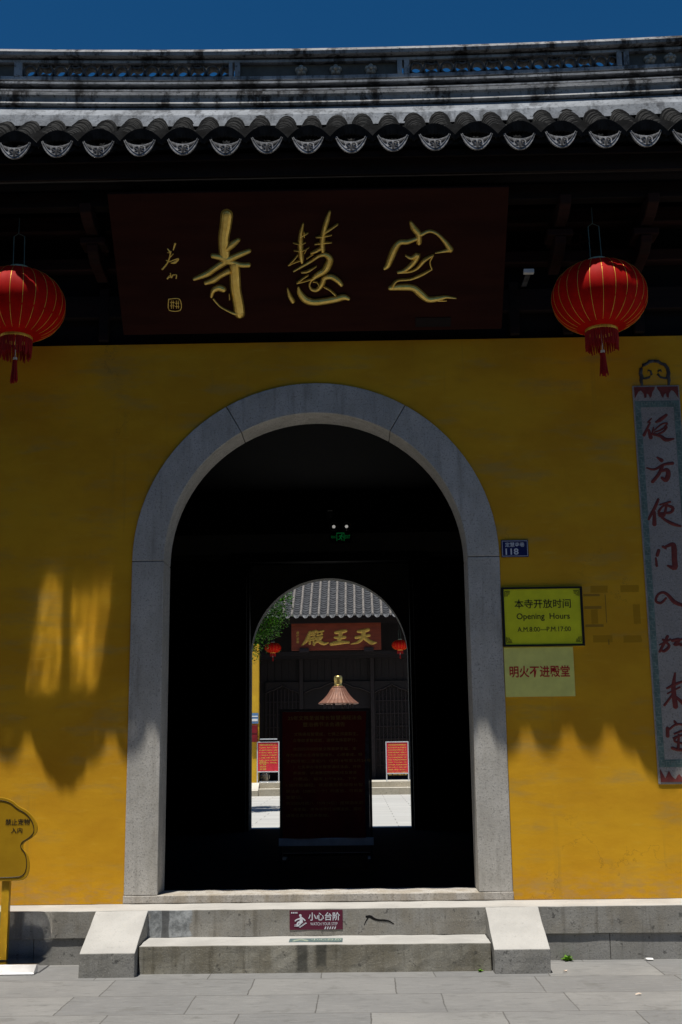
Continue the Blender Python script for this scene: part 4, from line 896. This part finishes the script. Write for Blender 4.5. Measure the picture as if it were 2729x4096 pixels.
# ---------------------------------------------------------------- panel sign on a steel foot at the left edge
t = thing('pet_sign', 'mustard yellow no pets panel on a pole with a steel foot plate', 'sign', (-2.14, -.55, 0))
YS = -.52
out = [(-2.40, .585), (-2.05, .583), (-1.998, .600), (-1.980, .652), (-1.983, .715), (-2.000, .768), (-2.035, .800), (-2.030, .838), (-1.976, .866), (-1.936, .905), (-1.936, .950), (-1.960, 1.005), (-2.010, 1.055), (-2.075, 1.085), (-2.125, 1.130), (-2.21, 1.152), (-2.32, 1.140), (-2.39, 1.09), (-2.43, 1.00), (-2.43, .90)]
def smooth_poly(p, it=2):
    for _ in range(it):
        q = []
        for i in range(len(p)):
            a, b = p[i], p[(i + 1) % len(p)]; q += [(a[0] * .75 + b[0] * .25, a[1] * .75 + b[1] * .25), (a[0] * .25 + b[0] * .75, a[1] * .25 + b[1] * .75)]
        p = q
    return p
so = smooth_poly(out)
MB().prism(so, YS - .008, YS + .008, 'y').build('panel', M_BOARDY, t, bevel=.003)
cx_, cz_ = -2.20, .88
ins = [(cx_ + (x - cx_) * .91, cz_ + (z - cz_) * .92) for x, z in so]
mb = MB(); mb.tube([(x, YS - .0085, z) for x, z in ins + ins[:1]], .0030, 5)
Pp = (0, YS - .0085, 0)
text(mb, '禁止宠物', -2.076, .980, .172, .042, Pp, bold=.014); text(mb, '入内', -2.080, .923, .080, .038, Pp, bold=.014)
mb.build('lettering', M_BLK, t)
MB().box(-2.172, -2.118, YS + .009, YS + .054, .065, .70).build('pole', M_BOARDY, t, bevel=.004)
ft = MB().box(-2.42, -1.865, -.625, -.362, .0, .058).build('foot_plate', M_STEEL, t, bevel=.003)
MB().prism([(-.621, .003), (-.621, .058), (-.70, .010), (-.70, .003)], -2.41, -1.875, 'x').build('foot_edge', M_STEELR, t, bevel=.002)

# ---------------------------------------------------------------- weeds and scraps at the foot of the plinth
def weed(x, y, z, n, r, lab):
    mb = MB()
    for i in range(n):
        a = random.uniform(0, 6.28); L = r * random.uniform(.5, 1); el = random.uniform(.3, 1.2)
        d = Vector((math.cos(a) * math.cos(el), math.sin(a) * math.cos(el), math.sin(el))); sdv = d.cross(Vector((0, 0, 1))).normalized() * r * .22
        b = Vector((x, y, z)); m = b + d * L * .6; e = b + d * L + Vector((0, 0, -L * .15))
        mb.add([b, m + sdv, e, m - sdv], [(0, 1, 2, 3)])
    o = mb.build('weed', M_LEAFW, loc=(x, y, z)); set_tags(o, lab, 'weed')
M_LEAFW = simple('weed_leaf', (.16, .34, .02), (.09, .22, .015), 20, .5, 0, 0)
weed(1.735, -.372, 0, 34, .058, 'bright green weed tuft at the foot of the plinth beside the right cheek stone')
weed(1.09, -.735, 0, 16, .035, 'tiny weed in the joint below the lower step')
def scrap(name, x, y, r, m, lab):
    pts = [(x + r * random.uniform(.6, 1.2) * math.cos(a), y + r * .45 * random.uniform(.6, 1.2) * math.sin(a)) for a in [k * 2 * math.pi / 7 for k in range(7)]]
    vs = [(a, b, .004 + random.uniform(0, .016)) for a, b in pts] + [(x, y, .018)]
    o = MB().add(vs, [(k, (k + 1) % 7, 7) for k in range(7)]).build(name, m, loc=(x, y, 0)); set_tags(o, lab, 'litter')
scrap('paper_scrap', 2.29, -.385, .045, M_WHITE, 'crumpled white paper scrap lying against the plinth')
M_PETAL = flat('dry_petal', (.62, .50, .40)); scrap('petal', 1.64, -.80, .022, M_PETAL, 'dry pale petal on the paving near the right cheek stone')
scrap('petal', 1.95, -1.52, .018, M_PETAL, 'dry pale petal alone on the open paving at right')

# ---------------------------------------------------------------- courtyard beyond the gate
hall = thing('main_hall', 'dark timber temple hall with grey tiled roof across the courtyard', 'temple hall', (0, 21, .33))
MB().box(-7, 7, 21.04, 21.40, .30, .486).build('step', M_BEIGE, hall, bevel=.008)
MB().box(-7, 7, 21.39, 27, .487, .63).build('platform', M_BEIGE, hall, bevel=.008)
MB().prism([(20.98, .3), (20.98, .45), (21.388, .632), (21.388, .3)], -3.2, -2.245, 'x').build('cheek_stone', M_BEIGE, hall, bevel=.006)
MB().box(-7, 7, 23.56, 23.70, .63, 5.4).build('timber_wall', M_HALLWOOD, hall)
pl = MB()
for i in range(70): pl.box(-7 + i * .2, -7 + i * .2 + .19, 23.535, 23.559, 3.30, 4.0)
pl.build('plank_band', M_HALLWOOD, hall)
pc = MB().box(-1.31, -1.205, 23.40, 23.50, .63, 4.0).build('door_post', M_HALLTRIM, hall, bevel=.01)
for x in (.672, 2.67, -3.25): dup(pc, hall, x + 1.31)
def ogee(xa, xb, zl, zt_, pk):
    n = 24; P_ = []; c = (xa + xb) / 2; hw = (xb - xa) / 2
    for i in range(n + 1):
        t_ = i / n * 2 - 1; a = abs(t_)
        if a > .5: q = (1 - a) / .5; z = zl + (zt_ - zl) * .45 * math.sin(q * math.pi / 2)
        else: q = (.5 - a) / .5; z = zl + (zt_ - zl) * (.45 + .45 * math.sin(q * math.pi / 2)) + pk * max(0, 1 - a / .12) ** 2
        P_.append((c + hw * t_, z))
    MB().prism([(xa, 3.30)] + P_ + [(xb, 3.30)][:1] + [], 23.44, 23.47, 'y').build('arched_panel', M_HALLWOOD, hall)
    MB().tube([(x, 23.43, z) for x, z in P_], .018, 6).build('arch_trim', M_HALLTRIM, hall, smooth=True)
ogee(-2.26, -1.315, 2.98, 3.20, .06); ogee(-1.20, .668, 2.98, 3.32, .0); ogee(.785, 1.75, 2.98, 3.20, .06)
for xa, xb in ((-2.26, -1.32), (.79, 1.74)):
    mb = MB()
    k = xa
    while k < xb: mb.box(k, k + .022, 23.50, 23.53, .9, 3.1); k += .105
    z = 1.0
    while z < 3.1: mb.box(xa, xb, 23.505, 23.527, z, z + .022); z += .35
    mb.build('lattice_door', M_HALLTRIM, hall)
MB().box(-7, 7, 23.2, 23.36, 3.93, 4.02).box(-7, 7, 22.45, 22.55, 3.96, 4.06).build('tie_beam', M_HALLWOOD, hall)
MB().box(-7, 7, 21.93, 21.97, 4.77, 4.96).build('eave_board', M_WOOD, hall)
HY, HZ, HS = 21.84, 4.985, .60
def hz(y): return HZ + HS * (y - HY)
MB().prism([(HY, hz(HY) - .05), (27, hz(27) - .05), (27, hz(27) - .12), (HY, hz(HY) - .12)], -7, 7, 'x').build('roof_deck', M_WOOD, hall)
for i in range(-5, 20):
    xx = -1.299 + i * .2403
    if xx > 2.2: break
    cover_row(xx + .12 + random.uniform(-.004, .004), HY - .02, 25.2, hz, .075, .050, .05, .004, 6).build('cover_tile_row', M_HALLCOVER, hall)
    pan_mesh(xx, HY - .03, 25.2, hz, .20, .045, .13).build('pan_tile_row', M_HALLTILE, hall)
def hdrip(x):
    mb = MB(); n = 10; yf = HY - .04
    top = [(x + .092 * (i / n * 2 - 1), hz(HY) + .0 - .02 * (1 - (i / n * 2 - 1) ** 2)) for i in range(n + 1)]
    bot = [(x + .092 * (i / n * 2 - 1), hz(HY) - .085 * (1 - abs(i / n * 2 - 1) ** 2.2) - .004) for i in range(n + 1)]
    k = n + 1; fr = [(a, yf, b) for a, b in top + bot]; bk = [(a, yf + .015, b) for a, b in top + bot]; N2 = 2 * k
    mb.add(fr + bk, [(i, i + 1, k + i + 1, k + i) for i in range(n)] + [(i, N2 + i, N2 + i + 1, i + 1) for i in range(n)] + [(k + i + 1, N2 + k + i + 1, N2 + k + i, k + i) for i in range(n)])
    return mb
hd0 = hdrip(-1.299 - 5 * .2403).build('drip_tile', M_DRIP, hall)
for i in range(-4, 15): dup(hd0, hall, (i + 5) * .2403)
# its name board
t = thing('hall_name_board', 'red brown name board with gold characters on the far hall', 'name board', (-.25, 22.2, 4.07))
MB().box(-1.458, .965, 22.205, 22.25, 4.068, 4.80).build('panel', M_HALLPLAQ, t, bevel=.008)
for a_, b_ in ((0, 4), (4, 8), (8, len(HALL))):
    MB().strokes(HALL[a_:b_], (0, 22.204, 0), U, (0, 0, 1), (0, -1, 0), .018, .0008, .45).build('gold_character', M_GOLDDK, t)
mb = MB()
for i, ch in enumerate('趙樸初題'): text(mb, ch, -1.285, 4.545 - i * .082, None, .07, (0, 22.203, 0), bold=.01)
mb.build('signature', M_GOLDDK, t)
for x in (-1.24, .50): MB().box(x, x + .258, 22.12, 22.20, 4.02, 4.125).build('support_block', M_HALLTRIM, t, bevel=.006)
lantern('red_lantern', 'small red lantern at the left of the far hall, half hidden by the tree', -1.965, 22.3, 4.16, .225, .14, 4.6, 'red lanterns on the far hall', 16)
lantern('red_lantern', 'small red lantern at the right of the far hall beside its name board', 1.475, 22.3, 4.19, .225, .14, 4.65, 'red lanterns on the far hall', 16)
# ochre return wall at the left of the court with what hangs on it
cw = thing('courtyard_wall', 'narrow strip of ochre wall seen at the left of the courtyard', 'wall', (-3.4, 21.6, .33))
MB().box(-5.2, -2.277, 21.5, 21.75, .33, 4.2).build('plaster', M_COURTW, cw)
t = thing('blue_notice', 'small blue and white picture panel on the ochre courtyard wall', 'notice', (-2.36, 21.5, 2.1))
MB().box(-2.47, -2.285, 21.48, 21.498, 2.13, 2.40).build('panel', flat('blue_print', (.10, .22, .42)), t); MB().box(-2.45, -2.30, 21.475, 21.479, 2.19, 2.25).box(-2.45, -2.30, 21.475, 21.479, 2.30, 2.33).build('print', M_WHITE, t)
t = thing('red_cabinet', 'dark red box on the courtyard wall below the blue panel', 'cabinet', (-2.38, 21.5, 1.68))
MB().box(-2.48, -2.30, 21.40, 21.498, 1.66, 2.09).build('case', simple('dark_red_steel', (.20, .012, .02), None, 5, .4), t, bevel=.006); MB().box(-2.47, -2.31, 21.393, 21.399, 1.87, 1.88).build('door_gap', M_BLK, t)
# notice stands on the platform
def stand(name, label, x0, x1, zt_, zb, zf, y, lines, big, qr):
    t = thing(name, label, 'notice stand', ((x0 + x1) / 2, y, zf))
    f = .026; mb = MB()
    mb.box(x0, x0 + f, y - .02, y, zb, zt_).box(x1 - f, x1, y - .02, y, zb, zt_).box(x0 + f, x1 - f, y - .02, y, zt_ - f, zt_).box(x0 + f, x1 - f, y - .02, y, zb, zb + f)
    mb.build('frame', M_ALU, t, bevel=.004)
    MB().box(x0 + f, x1 - f, y - .010, y - .002, zb + f, zt_ - f).build('poster', M_REDPOST, t)
    mb = MB(); c = (x0 + x1) / 2; w_ = x1 - x0 - 2 * f
    text(mb, lines[0], c, zt_ - .085, w_ * .84, .042, (0, y - .0105, 0), bold=.015)
    for i, ln in enumerate(lines[1:]): text(mb, ln, c, zt_ - .155 - i * (.062 if not qr else .064), w_ * .88, .030, (0, y - .0105 - .0004 * i, 0), bold=.012)
    if big:
        for i, ln in enumerate(big): text(mb, ln, c - w_ * .25, zb + .265 - i * .062, w_ * .30, .042, (0, y - .0105, 0), bold=.015)
    mb.build('lettering', M_YINK, t)
    for x in (x0, x1 - .03): MB().box(x, x + .03, y - .018, y - .002, zf, zb).build('leg', M_ALU, t)
    return t
l1 = ['定慧寺长期招募法务义工', '　为了弘扬佛法，服务大众，庄严道场', '本寺长期招募各类法务义工，有意者', '请一同发心护持，培福修慧，广种福田', '一、热爱佛教文化，有奉献服务精神', '二、身体健康，品行端正，遵守寺规，有', '团队精神，听从安排，有意者请扫码', '或到客堂登记，阿弥陀佛。']
ls = stand('notice_stand', 'red poster stand with white bars left of the stone steps across the court', -2.318, -1.735, 1.667, .890, .63, 21.47, l1, ['护持三宝', '庄严道场', '自利利他', '培植福慧'], True)
MB().box(-2.24, -1.79, 21.43, 21.48, 1.715, 1.745).build('top_bar', M_ALU, ls); MB().box(-2.25, -1.79, 21.42, 21.47, .632, .665).build('foot_bar', M_ALU, ls); MB().box(-2.03, -2.0, 21.475, 21.49, .665, 1.715).build('back_post', M_BLK, ls)
l2 = ['文殊圣诞增长智慧诵经法会', '暨浴佛节法会通告'] + body[:11]
stand('notice_stand', 'red crinkled poster stand in a silver frame to the right across the court', 1.012, 1.606, 1.630, .810, .63, 21.47, l2, None, False)
t = thing('drum_stone', 'pale rounded drum stone beside the left poster stand', 'drum stone', (-2.16, 22.1, .63))
MB().lathe([(.05, 0), (.085, .02), (.125, .10), (.13, .16), (.10, .215), (.03, .235)], (-2.16, 22.1, .63), 20).build('drum', M_BEIGE, t, smooth=True); MB().box(-2.27, -2.05, 22.0, 22.2, .60, .635).build('base', M_BEIGE, t)
# incense burner in the court
t = thing('incense_burner', 'incense burner pavilion with fluted terracotta roof and brass finial in the courtyard', 'incense burner', (-.07, 14, .33))
c = (-.068, 14.0, 0)
flt = lambda a, z: 1 + .030 * abs(math.sin(a * 12)) ** .6
MB().lathe([(.375, 2.318), (.388, 2.332), (.375, 2.345), (.30, 2.405), (.235, 2.475), (.185, 2.545), (.150, 2.605), (.135, 2.628)], c, 96, flt).build('roof', M_COPPER, t)
MB().lathe([(.125, 2.628), (.130, 2.640), (.120, 2.655), (.09, 2.66)], c, 24).build('collar', M_COPPER, t)
MB().lathe([(.085, 2.662), (.088, 2.675), (.074, 2.690), (.070, 2.705), (.078, 2.76), (.082, 2.83), (.076, 2.858), (.055, 2.870), (.01, 2.873)], c, 24).build('finial', M_BRASS, t, smooth=True)
for k in range(6):
    a = k * math.pi / 3 + .2
    MB().tube([(c[0] + .27 * math.cos(a), c[1] + .27 * math.sin(a), 1.30), (c[0] + .27 * math.cos(a), c[1] + .27 * math.sin(a), 2.33)], .028, 10).build('pillar', M_IRON, t, smooth=True)
MB().lathe([(.30, .33), (.34, .40), (.22, .55), (.25, .75), (.36, .95), (.38, 1.15), (.34, 1.30), (.28, 1.30), (.26, 1.22)], c, 32).build('bowl', M_IRON, t, smooth=True)
# tree
t = thing('courtyard_tree', 'leafy green tree hanging into the left of the far archway', 'tree', (-3.0, 13.7, .33))
mb = MB()
mb.tube([(-3.0, 13.7, .30), (-2.95, 13.7, 1.4), (-2.75, 13.7, 2.6), (-2.5, 13.65, 3.6), (-2.3, 13.6, 4.6)], [.16, .13, .11, .08, .03], 10)
for (x, y, z) in ((-1.5, 13.3, 4.2), (-3.2, 14.3, 4.8), (-1.8, 14.2, 3.6), (-3.3, 13.0, 4.4), (-2.0, 12.9, 4.7)): mb.tube([(-2.75, 13.7, 2.6), ((x - 2.75) / 2, (y + 13.7) / 2, (z + 2.9) / 2), (x, y, z)], [.06, .04, .012], 6)
mb.build('trunk', M_BARK, t, smooth=True)
cr = MB(); cr2 = MB()
cl = []
while len(cl) < 130:
    p = Vector((random.uniform(-1, 1), random.uniform(-1, 1), random.uniform(-1, 1)))
    if .35 < p.length < 1: cl.append(Vector((-2.28 + p.x * 1.25, 13.6 + p.y * 1.2, 4.35 + p.z * 1.15 - .30 * max(0, -p.x) * 0)))
cl += [Vector((x, 13.4 + random.uniform(-.4, .4), z)) for x, z in ((-1.75, 3.25), (-1.82, 3.45), (-1.6, 3.5), (-1.35, 3.75), (-1.2, 3.9), (-1.1, 4.1), (-1.05, 4.3), (-1.15, 4.5), (-1.9, 3.2), (-1.5, 3.65), (-1.3, 4.0), (-1.7, 3.9))]
for q in cl:
    rr = random.uniform(.16, .30)
    for i in range(190):
        d = Vector((random.gauss(0, 1), random.gauss(0, 1), random.gauss(0, .8))).normalized() * rr * random.random() ** .4
        b = q + d; L = random.uniform(.030, .055)
        a = Vector((random.uniform(-1, 1), random.uniform(-1, 1), random.uniform(-.7, .3))).normalized(); s_ = a.cross(Vector((random.uniform(-.4, .4), random.uniform(-.4, .4), 1))).normalized() * L * .38
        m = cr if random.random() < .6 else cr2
        m.add([b, b + a * L * .5 + s_, b + a * L, b + a * L * .5 - s_], [(0, 1, 2, 3)])
crown = cr.build('crown', M_LEAF, t); cr2.build('shaded_leaves', M_LEAFDK, crown)
